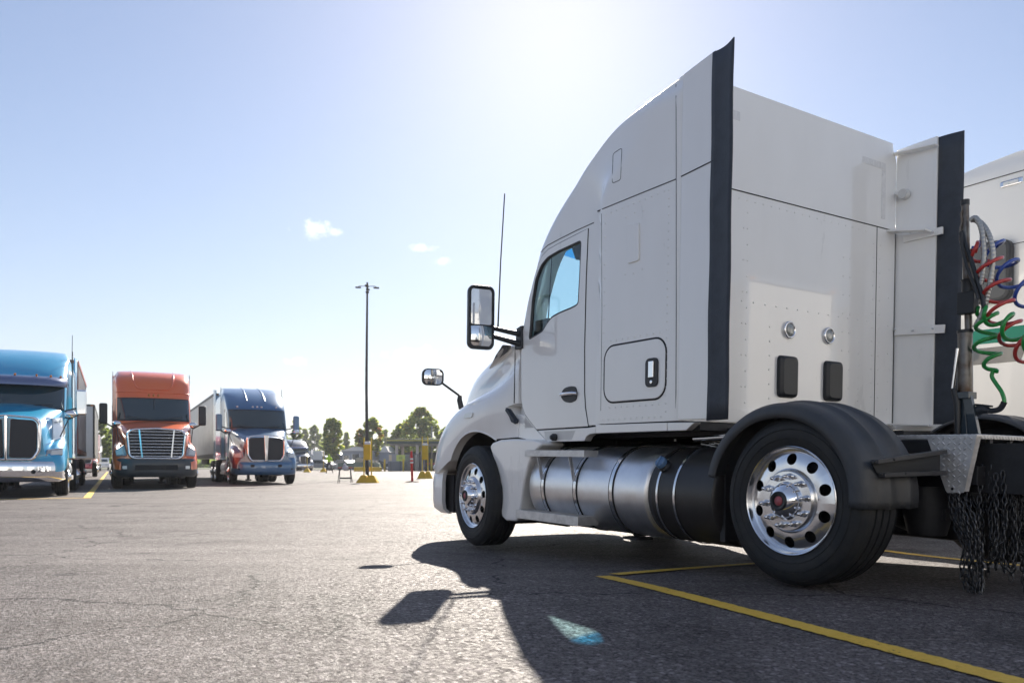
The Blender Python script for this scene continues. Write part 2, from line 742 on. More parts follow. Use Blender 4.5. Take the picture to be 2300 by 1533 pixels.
xs = [-900, -400, -200, -100, -60, -40, -25] + [-16 + i * .5 for i in range(57)] + [14, 18, 25, 40, 60, 100, 200, 400, 900]
ys = [-60, -25, -12, -6, -3] + [-1 + i * .25 for i in range(57)] + [14, 16, 20, 26, 34, 45, 60, 90, 140, 220, 400, 800, 1800]
gb = MB()
gb.grid([[Vector((x, y, ground_z(x, y))) for x in xs] for y in ys])
g = gb.build('ground', ASPH)
tag(g, kind='structure')
fb = MB()
fb.grid([[Vector((x, y, .005)) for x in (-13, -4, 6, 20, 45)] for y in (39, 60, 90, 134)])
tag(fb.build('far_pavement', ASPH2), kind='structure')
GRASS = mat('verge_grass', (.045, .07, .02), .9, var=.5, vscale=2, bump=.6, bscale=8)
vb = MB()
vb.grid([[Vector((x, y, .09 if 0 < i < 3 else .0)) for x in (-160, -80, -30, 0, 60, 160)] for i, y in enumerate((136, 136.4, 190, 190.4))], smooth=False)
tag(vb.build('grass_verge', GRASS), kind='structure')


def yellow_line_mat():
    m = bpy.data.materials.new('yellow_line_paint')
    m.use_nodes = True
    nt = m.node_tree
    N, L = nt.nodes, nt.links
    b = N['Principled BSDF']
    co = N.new('ShaderNodeTexCoord').outputs['Object']
    n = N.new('ShaderNodeTexNoise')
    n.inputs['Scale'].default_value = 55
    n.inputs['Detail'].default_value = 5
    n.inputs['Roughness'].default_value = .7
    L.new(co, n.inputs['Vector'])
    n3 = N.new('ShaderNodeTexNoise')
    n3.inputs['Scale'].default_value = 3.0
    L.new(co, n3.inputs['Vector'])
    ad = N.new('ShaderNodeMath')
    ad.operation = 'MULTIPLY_ADD'
    L.new(n3.outputs['Fac'], ad.inputs[0])
    ad.inputs[1].default_value = .45
    L.new(n.outputs['Fac'], ad.inputs[2])
    c = N.new('ShaderNodeValToRGB')
    e = c.color_ramp.elements
    e[0].position, e[0].color = .51, (.05, .05, .05, 1)
    e[1].position, e[1].color = .56, (.68, .42, .035, 1)
    x = e.new(.9)
    x.color = (.78, .52, .08, 1)
    L.new(ad.outputs[0], c.inputs['Fac'])
    L.new(c.outputs['Color'], b.inputs['Base Color'])
    b.inputs['Roughness'].default_value = .6
    bp = N.new('ShaderNodeBump')
    bp.inputs['Strength'].default_value = .8
    bp.inputs['Distance'].default_value = .006
    L.new(n.outputs['Fac'], bp.inputs['Height'])
    L.new(bp.outputs[0], b.inputs['Normal'])
    return m


LINEPAINT = yellow_line_mat()


def line(a, b, w, nm='parking_line', k=160, lift=.005):
    m = MB()
    d = (b - a)
    s = Vector((d.y, -d.x, 0)).normalized() * w / 2
    rows = []
    for i in range(k + 1):
        p = a.lerp(b, i / k)
        r = []
        for t in (-1, 1):
            jit = random.uniform(-.0045, .0045)
            q = p + s * (t + jit / w * 2)
            r.append(Vector((q.x, q.y, ground_z(q.x, q.y) + lift)))
        rows.append(r)
    m.grid(rows)
    return tag(m.build(nm, LINEPAINT), kind='structure')


apex = G(1352, 1294)
line(apex, apex + (G(2240, 1521) - apex) * 1.4, .105)
far_b = G(1990, 1237)
line(apex + (far_b - apex) * .03, far_b, .095, lift=.009)
line(far_b, far_b + (G(2210, 1262) - far_b) * 5, .1)
# lines between the stalls of the parked row
recede = Vector((-.4455, .8953, 0))
c0 = G(195, 1118)
line(c0, c0 + recede * 75, .16)
line(c0 + Vector((.1, 0, 0)), c0 - Vector((.8953, .4455, 0)) * 9, .16, lift=.009)


# ------------------------------------------------------------------ shared vehicle pieces
def make_wheel_meshes():
    t = MB()
    W_ = .27
    prof = [(.283, -.03), (.297, -.004), (.315, .004), (.36, .014), (.405, .010), (.432, -.002), (.45, -.016), (.4635, -.034)]
    y = -.034
    for k in range(4):
        y -= .038
        prof += [(.4655, y), (.453, y - .002), (.453, y - .011), (.4655, y - .013)]
        y -= .013
    prof += [(.4635, -W_ + .03), (.45, -W_ + .012), (.405, -W_ - .012), (.36, -W_ - .016), (.3, -W_), (.283, -W_ + .02)]
    t.lathe(prof, 72, closed=True)
    # raised sidewall bands
    for r, h in ((.342, .0115), (.39, .0135), (.44, -.007)):
        t.lathe([(r - .003, h - .003), (r, h + .0015), (r + .003, h - .003)], 72)
    tyre = t.mesh('tyre', TYRE)
    smooth_by_angle(tyre, 30)
    r = MB()
    r.lathe([(.283, -.2), (.283, -.03), (.296, -.006), (.3, .004), (.296, .007), (.29, .003), (.286, -.01), (.281, -.02), (.272, -.024)], 72)
    r.lathe([(.178, -.004), (.172, .004), (.166, .016), (.16, .021), (.105, .023), (.098, .03)], 72)
    # disc with ten hand holes
    for k in range(10):
        a0 = 2 * PI * (k - .5) / 10
        r0, r1, rc, rh = .178, .272, .2275, .032
        n = 24
        outer, inner = [], []
        for j in range(n):
            th = 2 * PI * j / n
            # square-ish boundary of the sector in (angle, radius)
            c, s = math.cos(th), math.sin(th)
            m_ = max(abs(c), abs(s))
            uu, vv = c / m_, s / m_
            rad = (r0 + r1) / 2 + vv * (r1 - r0) / 2
            ang = a0 + (uu + 1) / 2 * 2 * PI / 10
            outer.append((rad, ang))
            am = a0 + PI / 10
            px = rc + rh * s
            py = rh * c
            inner.append((math.hypot(px, py), am + math.atan2(py, px)))

        def pt3(rad, ang, dy=0):
            h = -.004 + (-.024 + .004) * (rad - .178) / (.272 - .178) + .006 * math.sin(PI * (rad - .178) / .094)
            return Vector((rad * math.cos(ang), h + dy, rad * math.sin(ang)))
        mids = [((a[0] * .25 + b_[0] * .75), (a[1] * .25 + b_[1] * .75)) for a, b_ in zip(outer, inner)]
        rows = [[pt3(*q) for q in outer], [pt3(*q) for q in mids], [pt3(*q) for q in inner],
                [pt3(q[0], q[1], -.004) for q in inner], [pt3(q[0], q[1], -.03) for q in inner]]
        r.grid(rows, True, True)
    rim = r.mesh('rim', ALU)
    smooth_by_angle(rim, 32)
    back = MB()
    back.lathe([(.282, -.16), (.15, -.13), (.02, -.12)], 32)
    backm = back.mesh('brake_drum', STEEL)
    h = MB()
    h.lathe([(.1, .022), (.098, .038), (.09, .052), (.074, .066), (.056, .074), (.05, .076)], 40)
    hub = h.mesh('hub', CHROME)
    smooth_by_angle(hub, 30)
    c = MB()
    c.lathe([(.053, .07), (.052, .084), (.046, .088), (.036, .086), (.034, .078), (.001, .078)], 32)
    capb = c.mesh('hub_cap', [BLACKPL])
    smooth_by_angle(capb, 30)
    c = MB()
    c.lathe([(.026, .078), (.025, .0815), (.001, .0825)], 24)
    capr = c.mesh('hub_badge', mat('hub_badge_red', (.42, .1, .12), .4))
    c = MB()
    c.lathe([(.019, .0), (.019, .006), (.015, .008)], 16)
    c.lathe([(.0155, .004), (.0155, .026), (.012, .03)], 6, smooth=False)
    c.lathe([(.0115, .026), (.0115, .042), (.0085, .05), (.001, .053)], 14)
    nut = c.mesh('lug_nut', CHROME)
    return tyre, rim, backm, hub, capb, capr, nut


TYRE_M, RIM_M, DRUM_M, HUB_M, CAPB_M, CAPR_M, NUT_M = make_wheel_meshes()


def wheel(parent, loc, side=1, steer=0, detail=True, scale=1.0, spin=.3, wide=1.0):
    M = Matrix.Translation(loc) @ Matrix.Rotation(steer + (0 if side > 0 else PI), 4, 'Z') @ Matrix.Rotation(spin, 4, 'Y') @ Matrix.Scale(scale, 4) @ Matrix.Diagonal((1, wide, 1, 1))
    w = link('wheel', TYRE_M, parent, M)
    link('rim', RIM_M, w)
    if detail:
        link('brake_drum', DRUM_M, w)
        link('hub', HUB_M, w)
        link('hub_cap', CAPB_M, w)
        link('hub_badge', CAPR_M, w)
        for k in range(10):
            a = 2 * PI * (k + .25) / 10
            link('lug_nut', NUT_M, w, Matrix.Translation((.1345 * math.cos(a), .021, .1345 * math.sin(a))))
    else:
        link('hub', HUB_M, w)
    return w


def cab_rows(prof, wf, xr, zs, dx=.45, wall=0, pw=2.0, zroof=None):
    """horizontal slices of a cab: prof(z) = front of the side wall, wf(x, z) = half width"""
    rows = []
    for z in zs:
        xf = max(prof(z) - wall, xr + .06 + wall)
        x0 = xr + wall
        half = []
        NY, NS, NF = 10, 34, 16
        w0 = wf(x0, z) - wall
        rc = .05
        for k in range(NY):
            half.append((x0, (w0 - rc) * k / NY))
        for k in range(4):
            a = PI / 2 * k / 4
            half.append((x0 + rc * (1 - math.cos(a)), w0 - rc + rc * math.sin(a)))
        xe = xf
        for k in range(NS):
            x = (x0 + rc) + (xe - x0 - rc) * k / NS
            half.append((x, wf(x, z) - wall))
        we = wf(xe, z) - wall
        for k in range(NF + 1):
            a = PI / 2 * k / NF
            half.append((xe + dx * math.sin(a), we * math.cos(a) ** (2 / pw)))
        full = [(x, y) for x, y in half] + [(x, -y) for x, y in half[::-1][1:-1]]
        rows.append([Vector((x, y, z)) for x, y in full])
    return rows


def cab_shell(name, prof, wf, xr, zs, parent, material, thick=.04, dx=.45, pw=2.0, inner=True):
    m = MB()
    out = cab_rows(prof, wf, xr, zs, dx, 0, pw)
    n = len(out[0])
    m.grid(out, True, True)
    k = len(m.v)
    m.add(out[-1], [tuple(range(n))])
    if inner:
        zs2 = [zs[0]] + [z for z in zs[1:] if z < zs[-1] - thick * 1.5] + [zs[-1] - thick]
        inn = cab_rows(lambda z: prof(min(z + thick, zs[-1])), wf, xr, zs2, dx, thick, pw)
        m.grid([r[::-1] for r in inn], True, True)
        m.add(inn[-1], [tuple(range(n))[::-1]])
        vs = out[0] + inn[0]
        m.add(vs, [(i, (i + 1) % n, n + (i + 1) % n, n + i) for i in range(n)])
    else:
        m.add(out[0], [tuple(range(n))[::-1]])
    me = m.mesh(name, material)
    bm = bmesh.new()
    bm.from_mesh(me)
    bmesh.ops.remove_doubles(bm, verts=bm.verts, dist=1e-5)
    bmesh.ops.recalc_face_normals(bm, faces=bm.faces)
    bm.to_mesh(me)
    bm.free()
    o = link(name, me, parent)
    return o


def hood_mesh(name, stations, material, kx=5, ky=5, cap=True):
    """stations: list of (x, [(y, z) * 7]) half sections from the sill up over the fender to the centre line"""
    secs = []
    for x, s in stations:
        pts = [Vector((x, y, z)) for y, z in s]
        secs.append(cr(pts + [Vector((x, -pts[-2].y, pts[-2].z))], ky)[:ky * (len(pts) - 1) + 1])
    cols = list(zip(*secs))
    cols = [cr(list(c), kx) for c in cols]
    rows = [list(r) for r in zip(*cols)]
    full = [r + [Vector((p.x, -p.y, p.z)) for p in r[::-1][1:]] for r in rows]
    m = MB()
    m.grid(full, True)
    n = len(full[0])
    if cap:
        # front cap and underside so that the hood is a closed body
        m.add(full[-1], [tuple(range(n))])
        m.add(full[0], [tuple(range(n))[::-1]])
        m.add([p for r in full for p in (r[0], r[-1])], [(2 * i, 2 * i + 1, 2 * i + 3, 2 * i + 2) for i in range(len(full) - 1)])
    me = m.mesh(name, material)
    bm = bmesh.new()
    bm.from_mesh(me)
    bmesh.ops.remove_doubles(bm, verts=bm.verts, dist=1e-5)
    bmesh.ops.recalc_face_normals(bm, faces=bm.faces)
    bm.to_mesh(me)
    bm.free()
    return me


def bvh_of(o):
    dg = bpy.context.evaluated_depsgraph_get()
    return BVHTree.FromObject(o, dg)


def cyl_cutter(loc, r, y0, y1, n=64):
    m = MB()
    m.lathe([(r, y0), (r, y1)], n, (loc[0], 0, loc[2]))
    m.add([Vector((loc[0] + r * math.cos(2 * PI * k / n), y0, loc[2] + r * math.sin(2 * PI * k / n))) for k in range(n)], [tuple(range(n))])
    m.add([Vector((loc[0] + r * math.cos(2 * PI * k / n), y1, loc[2] + r * math.sin(2 * PI * k / n))) for k in range(n)], [tuple(range(n))])
    me = m.mesh('cutter', GAP)
    bm = bmesh.new()
    bm.from_mesh(me)
    bmesh.ops.remove_doubles(bm, verts=bm.verts, dist=1e-5)
    bmesh.ops.recalc_face_normals(bm, faces=bm.faces)
    bm.to_mesh(me)
    bm.free()
    return me


def poly_cutter(poly, f, w0, w1):
    m = MB()
    m.prism(poly, f, w0, w1)
    return m.mesh('cutter', GAP)


SIDE = lambda u, v, w: Vector((u, w, v))      # polygon in X-Z, thickness along Y
BACK = lambda u, v, w: Vector((w, u, v))      # polygon in Y-Z, thickness along X
FLAT = lambda u, v, w: Vector((u, v, w))
# ================================================================== HERO TRUCK
def hermite(tab):
    xs_ = [t[0] for t in tab]
    ys_ = [t[1] for t in tab]
    n = len(tab)
    d = [(ys_[i + 1] - ys_[i]) / (xs_[i + 1] - xs_[i]) for i in range(n - 1)]
    m = [d[0]] + [0 if d[i - 1] * d[i] <= 0 else 2 * d[i - 1] * d[i] / (d[i - 1] + d[i]) for i in range(1, n - 1)] + [d[-1]]

    def f(x):
        if x <= xs_[0]:
            return ys_[0]
        if x >= xs_[-1]:
            return ys_[-1]
        i = 0
        while x > xs_[i + 1]:
            i += 1
        h = xs_[i + 1] - xs_[i]
        t = (x - xs_[i]) / h
        return ((1 + 2 * t) * (1 - t) ** 2 * ys_[i] + t * (1 - t) ** 2 * h * m[i] + t * t * (3 - 2 * t) * ys_[i + 1] + t * t * (t - 1) * h * m[i + 1])
    return f


hprof = hermite([(.84, 2.94), (1.75, 2.93), (1.95, 2.87), (2.17, 2.77), (2.415, 2.67), (2.574, 2.54), (2.716, 2.37),
                 (2.889, 2.09), (3.02, 1.77), (3.11, 1.45), (3.165, 1.17), (3.20, .92)])


def hwf(x, z):
    lo = 1.80 - .55 * sstep(2.55, 3.0, z)
    hi = 1.855 + .55 * sstep(2.55, 3.0, z)
    w = 1.06 + .1 * (1 - sstep(lo, hi, x))
    # soft shoulder where the roof fairing closes
    return w - .05 * sstep(3.0, 3.185, z) ** 2


XR = .92
truck = thing('semi_truck', 'large white high-roof sleeper semi tractor without trailer in the right foreground', 'semi truck', matrix=M_T)
zs_h = [.935, 1.1, 1.4, 1.7, 1.85, 1.95] + [2.05 + .06 * i for i in range(13)] + [2.8, 2.84, 2.87, 2.9, 2.92, 2.94, 2.96, 2.98] + [2.995 + i * .0105 for i in range(19)] + [3.192, 3.196, 3.20]
shell = cab_shell('cab_body', hprof, hwf, XR, zs_h, truck, WHITE)
win_px = [(1306.8, 539.7), (1304, 610), (1300, 683.5), (1285, 692), (1258, 703), (1240, 713), (1228.5, 728.5), (1220, 744), (1189, 763),
          (1192, 734), (1196, 676), (1204, 627), (1216, 596), (1230.5, 578), (1254, 564)]
win = [(p.x, p.z) for p in (P(x, y, 'Y', 1.06) for x, y in win_px)]
win = round_poly(win, .03, 3)
c1 = link('cutter', poly_cutter(win, SIDE, -1.6, 1.6), truck)
ws = [(-.72, 1.95), (.72, 1.95), (.74, 2.1), (.70, 2.50), (.6, 2.56), (-.6, 2.56), (-.70, 2.50), (-.74, 2.1)]
c2 = link('cutter', poly_cutter(ws, BACK, 2.35, 4), truck)
boolean(shell, [c1, c2])
smooth_by_angle(shell.data, 32)

# door, a plate a few millimetres proud of the cab side
door_px = [(1320.5, 513), (1315.6, 627), (1312, 780), (1312, 880), (1314, 915), (1321, 957), (1205, 964), (1190, 945), (1179, 930), (1173.5, 915), (1170.5, 895),
           (1170, 800), (1174, 745), (1179, 719), (1186, 680), (1199.5, 625), (1208, 595), (1217, 575), (1231, 560), (1258, 545), (1297, 525)]
dpoly = [(p.x, p.z) for p in (P(x, y, 'Y', 1.066) for x, y in door_px)]
mb = MB()
mb.prism(dpoly, SIDE, 1.03, 1.0665)
door = mb.build('door', WHITE, truck)
boolean(door, [link('cutter', poly_cutter(win, SIDE, .9, 1.3), truck)])
b = door.modifiers.new('bevel', 'BEVEL')
b.width, b.segments, b.limit_method = .004, 2, 'ANGLE'
dg = [Vector((u, 1.0605, v)) for u, v in dpoly]
mb = MB()
mb.tube(dg, .0052, 6, closed=True)
mb.build('door_gap', GAP, truck)
# passenger door, plain
mb = MB()
mb.prism(dpoly, SIDE, -1.066, -1.04)
pd = mb.build('door', WHITE, truck)
boolean(pd, [link('cutter', poly_cutter(win, SIDE, -1.3, -.9), truck)])

# side window: rubber frame and glass
mb = MB()
mb.tube([Vector((u, 1.052, v)) for u, v in win], .016, 8, closed=True)
mb.build('window_frame', BLACKPL, door)
mb = MB()
mb.prism(win, SIDE, 1.048, 1.052)
mb.build('window_glass', GLASS, door)
mb = MB()
mb.prism(win, SIDE, -1.052, -1.048)
mb.build('window_glass', GLASS, pd)
# thin division bar of the window
mb = MB()
a, b_ = P(1239.5, 577, 'Y', 1.045), P(1231, 727, 'Y', 1.045)
mb.bar(a, b_, .006, .008)
mb.build('window_divider', GAP, door)


def ws_patch(z0, z1, name, m_):
    rows = []
    for i in range(9):
        z = z0 + (z1 - z0) * i / 8
        we = hwf(hprof(z), z) - .03
        rows.append([Vector((hprof(z) + .45 * math.sin(a) - .025, we * math.cos(a), z)) for a in [.42 + (PI - .84) * k / 28 for k in range(29)]])
    m = MB()
    m.grid(rows)
    return m.build(name, m_, truck)


ws_patch(1.91, 2.485, 'windscreen', WSGLASS)
ws_patch(2.485, 2.58, 'windscreen_shade_band', WSBAND)

# cab interior
for s in (1, -1):
    mb = MB()
    mb.box((2.66, .46 * s, 2.46), (.03, .62, .2), Matrix.Rotation(.5, 3, 'Y'))
    mb.build('sun_visor', INTERIOR, truck, bevel=.01)  # visors added to shrink the sun patch falling through the side window
mb = MB()
mb.box((2.35, 0, 2.62), (.9, 1.7, .05))
mb.build('overhead_console', INTERIOR, truck, bevel=.02)
mb = MB()
mb.box((2.86, 0, 1.74), (.42, 1.9, .3))
mb.box((2.7, .45, 1.86), (.2, .5, .1))
mb.build('dashboard', DASH, truck, bevel=.05)
mb = MB()
mb.box((2.0, 0, 1.0), (1.9, 2.0, .06))
mb.build('cab_floor', INTERIOR, truck)
sw = MB()
R = Matrix.Rotation(math.radians(-62), 3, 'Y')
cw = Vector((2.44, .5, 1.83))
sw.tube([cw + R @ Vector((.215 * math.cos(2 * PI * k / 28), .215 * math.sin(2 * PI * k / 28), 0)) for k in range(28)], .014, 7, closed=True)
for k in range(3):
    a = 2 * PI * k / 3 + .5
    sw.bar(cw, cw + R @ Vector((.2 * math.cos(a), .2 * math.sin(a), 0)), .02, .03)
sw.bar(cw, cw + R @ Vector((0, 0, -.35)), .05, .05)
sw.build('steering_wheel', DASH, truck)
for s in (1, -1):
    mb = MB()
    mb.box((1.78, .55 * s, 1.42), (.5, .5, .16))
    mb.box((1.56, .55 * s, 1.72), (.14, .48, .62))
    mb.build('cab_seat', INTERIOR, truck, bevel=.04)

# lower cab panels
def px_prism(px, Y, t, name, m_, bevel=.006, parent=truck, label=None):
    poly = [(p.x, p.z) for p in (P(x, y, 'Y', Y) for x, y in px)]
    m = MB()
    m.prism(poly, SIDE, Y - t, Y)
    return m.build(name, m_, parent, bevel=bevel, label=label)


px_prism([(1337, 953.5), (1349, 953), (1497, 948), (1497, 967.5), (1350, 972.5), (1337, 973)], 1.158, .06, 'side_skirt', WHITE)
px_prism([(1498.5, 948), (1561, 947.5), (1540, 966), (1499, 967.5)], 1.158, .06, 'side_skirt', WHITE)
px_prism([(1157, 930), (1178, 932), (1206, 966), (1230, 993), (1200, 990), (1163, 982)], 1.06, .05, 'cowl_panel', WHITE)
lp = px_prism([(1207, 966), (1323, 959.5), (1337, 957), (1337, 973), (1324, 975), (1317, 980), (1312, 990), (1230, 992)], 1.062, .07, 'door_sill_panel', WHITE)
mb = MB()
r0 = P(1222, 968, 'Y', 1.064)
r1 = P(1292, 988, 'Y', 1.064)
mb.prism([(r0.x, r0.z), (r1.x, r0.z - .004), (r1.x + .05, r1.z + .005), (r0.x - .02, r1.z + .005)], SIDE, 1.0605, 1.0625)
mb.build('sill_recess', PANEL, lp)
mb = MB()
c = P(1246, 981.5, 'Y', 1.07)
mb.lathe([(.03, 0), (.03, .03), (.024, .034), (.001, .034)], 18, (c.x, 1.06, c.z))
mb.lathe([(.018, .03), (.018, .05), (.001, .052)], 12, (c.x, 1.06, c.z))
mb.build('sill_plug', BLACKPL, lp)

# ---- hood and fenders
hood_st = [
    (3.03, [(1.065, .80), (1.07, 1.1), (1.07, 1.28), (1.07, 1.40), (1.055, 1.55), (.985, 1.77), (0, 1.93)]),
    (3.35, [(1.13, .84), (1.165, 1.05), (1.155, 1.2), (1.09, 1.31), (1.005, 1.41), (.93, 1.735), (0, 1.885)]),
    (3.7, [(1.16, .80), (1.185, 1.0), (1.165, 1.165), (1.075, 1.255), (.95, 1.30), (.865, 1.665), (0, 1.81)]),
    (4.1, [(1.17, .65), (1.18, .9), (1.15, 1.07), (1.04, 1.165), (.90, 1.20), (.785, 1.575), (0, 1.72)]),
    (4.4, [(1.16, .52), (1.16, .75), (1.12, .91), (1.01, 1.01), (.85, 1.06), (.71, 1.49), (0, 1.63)]),
    (4.6, [(1.10, .50), (1.10, .6), (1.055, .72), (.95, .84), (.80, .93), (.65, 1.40), (0, 1.55)]),
    (4.76, [(.98, .50), (.97, .56), (.93, .62), (.85, .70), (.72, .82), (.60, 1.28), (0, 1.45)]),
    (4.86, [(.78, .50), (.77, .55), (.74, .60), (.68, .66), (.60, .75), (.52, 1.08), (0, 1.30)]),
]
hood = link('hood', hood_mesh('hood', hood_st, WHITE), truck)
cuts = []
for s in (1, -1):
    cuts.append(link('cutter', cyl_cutter((3.62, 0, .335), .585, .55 * s, 1.5 * s), truck))
# slanted rear lower edge of the fender
cp = [(p.x, p.z) for p in (P(x, y, 'Y', 1.12) for x, y in [(1150, 905), (1137, 913), (1166, 979), (1110, 986), (1096, 1004), (1096, 1100), (1215, 1100), (1215, 905)])]
cuts.append(link('cutter', poly_cutter(cp, SIDE, -1.5, 1.5), truck))
boolean(hood, cuts)
smooth_by_angle(hood.data, 40)
# arch flange
for s in (1, -1):
    mb = MB()
    pts = []
    for k in range(30):
        a = math.radians(-8 + 163 * k / 29)
        x, z = 3.62 + .583 * math.cos(a), .335 + .583 * math.sin(a)
        pts.append((x, z))
    hb = bvh_of(hood) if s == 1 else hb
    rows = []
    for x, z in pts:
        hit = hb.ray_cast(Vector((x + (x - 3.62) * .03, 1.6, z + (z - .335) * .03)), Vector((0, -1, 0)))
        y = hit[0].y if hit[0] is not None and hit[0].y > .8 else None
        if y is not None:
            rows.append(Vector((x, s * (y - .004), z)))
    if len(rows) > 3:
        mb.tube(rows, .009, 6)
        mb.build('arch_lip', WHITE, hood)
# wheel-well liner
for s in (1, -1):
    mb = MB()
    rows = []
    for k in range(25):
        a = math.radians(-25 + 230 * k / 24)
        rows.append([Vector((3.62 + .579 * math.cos(a), s * y, .335 + .579 * math.sin(a))) for y in (1.09 if k > 4 else 1.02, .52)])
    mb.grid(rows)
    mb.box((3.62, .5 * s, .5), (1.15, .03, .9))
    mb.build('wheel_well_liner', GAP, truck)
# fairing behind the front wheel, in front of the tank
fair_px = [(1099, 1002), (1106, 993), (1122, 987), (1150, 985), (1196, 986), (1213, 992), (1217, 998), (1203, 1012), (1188, 1040), (1178, 1075), (1172, 1110), (1168, 1140), (1166, 1160), (1158, 1170),
           (1136, 1169), (1126, 1160), (1122, 1130), (1119, 1095), (1112, 1050), (1106, 1025)]
px_prism(fair_px, 1.165, .24, 'front_fairing', WHITE, bevel=.025)
mb = MB()
f0 = [(p.x, p.z) for p in (P(x, y, 'Y', 1.16) for x, y in fair_px)]
mb.prism(f0, SIDE, -1.165, -.93)
mb.build('front_fairing', WHITE, truck, bevel=.02)

# bumper
def plan_shell(pts, z0, z1, th, name, m_, parent, bevel=.01, taper=0):
    """a wall following a plan curve, with a slight tuck at the bottom"""
    pts = cr([Vector((x, y, 0)) for x, y in pts], 6)
    mbx = MB()
    inn = []
    for i, p in enumerate(pts):
        t = (pts[min(i + 1, len(pts) - 1)] - pts[max(i - 1, 0)]).normalized()
        nrm = Vector((-t.y, t.x, 0)) * (1 if (p.y * t.x - p.x * t.y) < 0 or True else 1)
        if nrm.x < -.2:
            nrm = -nrm
        inn.append(nrm)
    rows = []
    hs = [(z0, -.05 - taper), (z0 + (z1 - z0) * .12, -.012), (z0 + (z1 - z0) * .3, 0), (z0 + (z1 - z0) * .75, 0), (z0 + (z1 - z0) * .95, -.012), (z1, -.03)]
    for z, o_ in hs:
        rows.append([Vector((p.x + n_.x * o_, p.y + n_.y * o_, z)) for p, n_ in zip(pts, inn)])
    for z, o_ in hs[::-1]:
        rows.append([Vector((p.x + n_.x * (o_ - th), p.y + n_.y * (o_ - th), z)) for p, n_ in zip(pts, inn)])
    rows.append(rows[0])
    mbx.grid(rows)
    n = len(rows[0])
    mbx.add([r[0] for r in rows[:-1]], [tuple(range(12))])
    mbx.add([r[-1] for r in rows[:-1]], [tuple(range(12))[::-1]])
    o = mbx.build(name, m_, parent)
    smooth_by_angle(o.data, 50)
    return o


plan = [(4.36, -1.135), (4.56, -1.13), (4.74, -1.02), (4.87, -.72), (4.93, 0), (4.87, .72), (4.74, 1.02), (4.56, 1.13), (4.36, 1.135)]
plan = plan[::-1]
bump = plan_shell(plan, .095, .53, .04, 'bumper', WHITE, truck, taper=.03)
mb = MB()
mb.box((4.5, 0, .35), (.12, 1.7, .4))
mb.box((4.42, .8, .3), (.3, .5, .38))
mb.box((4.42, -.8, .3), (.3, .5, .38))
mb.build('bumper_backing', STEEL, truck)
for s in (1, -1):
    mb = MB()
    mb.box((4.52, 1.075 * s, .565), (.13, .12, .05))
    mb.build('headlight_corner', HEAD, truck, bevel=.015)
    # headlight
    mb = MB()
    mb.box((4.72, .82 * s, .68), (.12, .3, .14), Matrix.Rotation(-.45 * s, 3, 'Z'))
    mb.build('headlight', HEAD, truck, bevel=.03)
# grille
mb = MB()
mb.prism(round_poly([(-.45, .66), (.45, .66), (.5, 1.3), (-.5, 1.3)], .06), BACK, 4.84, 4.9)
gr = mb.build('grille', CHROME, truck, bevel=.01)
mb = MB()
for k in range(10):
    mb.box((4.905, 0, .72 + .058 * k), (.02, .82, .02))
mb.build('grille_bar', STEEL, gr)

# ---- helpers that lay trim on the curved bodywork
hoodB, shellB = bvh_of(hood), bvh_of(shell)
CL = M_TI @ CAM


def cast(x, y, bv):
    d = (P(x, y, 'Y', 1.0) - CL).normalized()
    h = bv.ray_cast(CL, d)
    if h[0] is None:
        return P(x, y, 'Y', 1.1), Vector((0, 1, 0))
    n = h[1]
    if n.dot(d) > 0:
        n = -n
    return h[0], n


def trim(name, px, bv, t0, t1, m_, parent=truck, bevel=0, dense=1, label=None):
    pts = []
    for i in range(len(px)):
        a, b = Vector(px[i]), Vector(px[(i + 1) % len(px)])
        for k in range(dense):
            q = a.lerp(b, k / dense)
            pts.append(cast(q.x, q.y, bv))
    m = MB()
    m.slab([p + n * t1 for p, n in pts], [p + n * t0 for p, n in pts])
    return m.build(name, m_, parent, bevel=bevel, label=label)


def seam(px, bv, r=.0045, name='panel_gap', m_=GAP, dense=8, parent=truck, off=-.0015, closed=False):
    pts = []
    n_ = len(px)
    for i in range(n_ if closed else n_ - 1):
        a, b = Vector(px[i]), Vector(px[(i + 1) % n_])
        for k in range(dense):
            q = a.lerp(b, k / dense)
            p, n = cast(q.x, q.y, bv)
            pts.append(p + n * off)
    if not closed:
        p, n = cast(px[-1][0], px[-1][1], bv)
        pts.append(p + n * off)
    m = MB()
    m.tube(pts, r, 6, closed=closed)
    return m.build(name, m_, parent)


seam([(1342, 474), (1430, 438), (1518, 402.5)], shellB)
seam([(1215, 565), (1230, 551), (1258, 536), (1297, 516.5), (1334, 500)], shellB)
seam([(1351, 480), (1352, 700), (1349, 953)], shellB, r=.003)
seam([(1518.5, 190), (1519, 400), (1519, 700), (1518, 947)], shellB, r=.0035)
seam([(1157.5, 775), (1156, 850), (1155, 905)], hoodB, r=.006)
# small roof-fairing panel outline and the raised sleeper panel
seam(round_poly([(1377, 345), (1397, 332), (1394, 404), (1375, 412)], 6), shellB, r=.0035, closed=True, dense=3, name='vent_panel_gap')
trim('side_window_cover', round_poly([(1410, 505), (1437, 499), (1437, 585), (1411, 593)], 5), shellB, 0, .012, WHITE, bevel=.004)
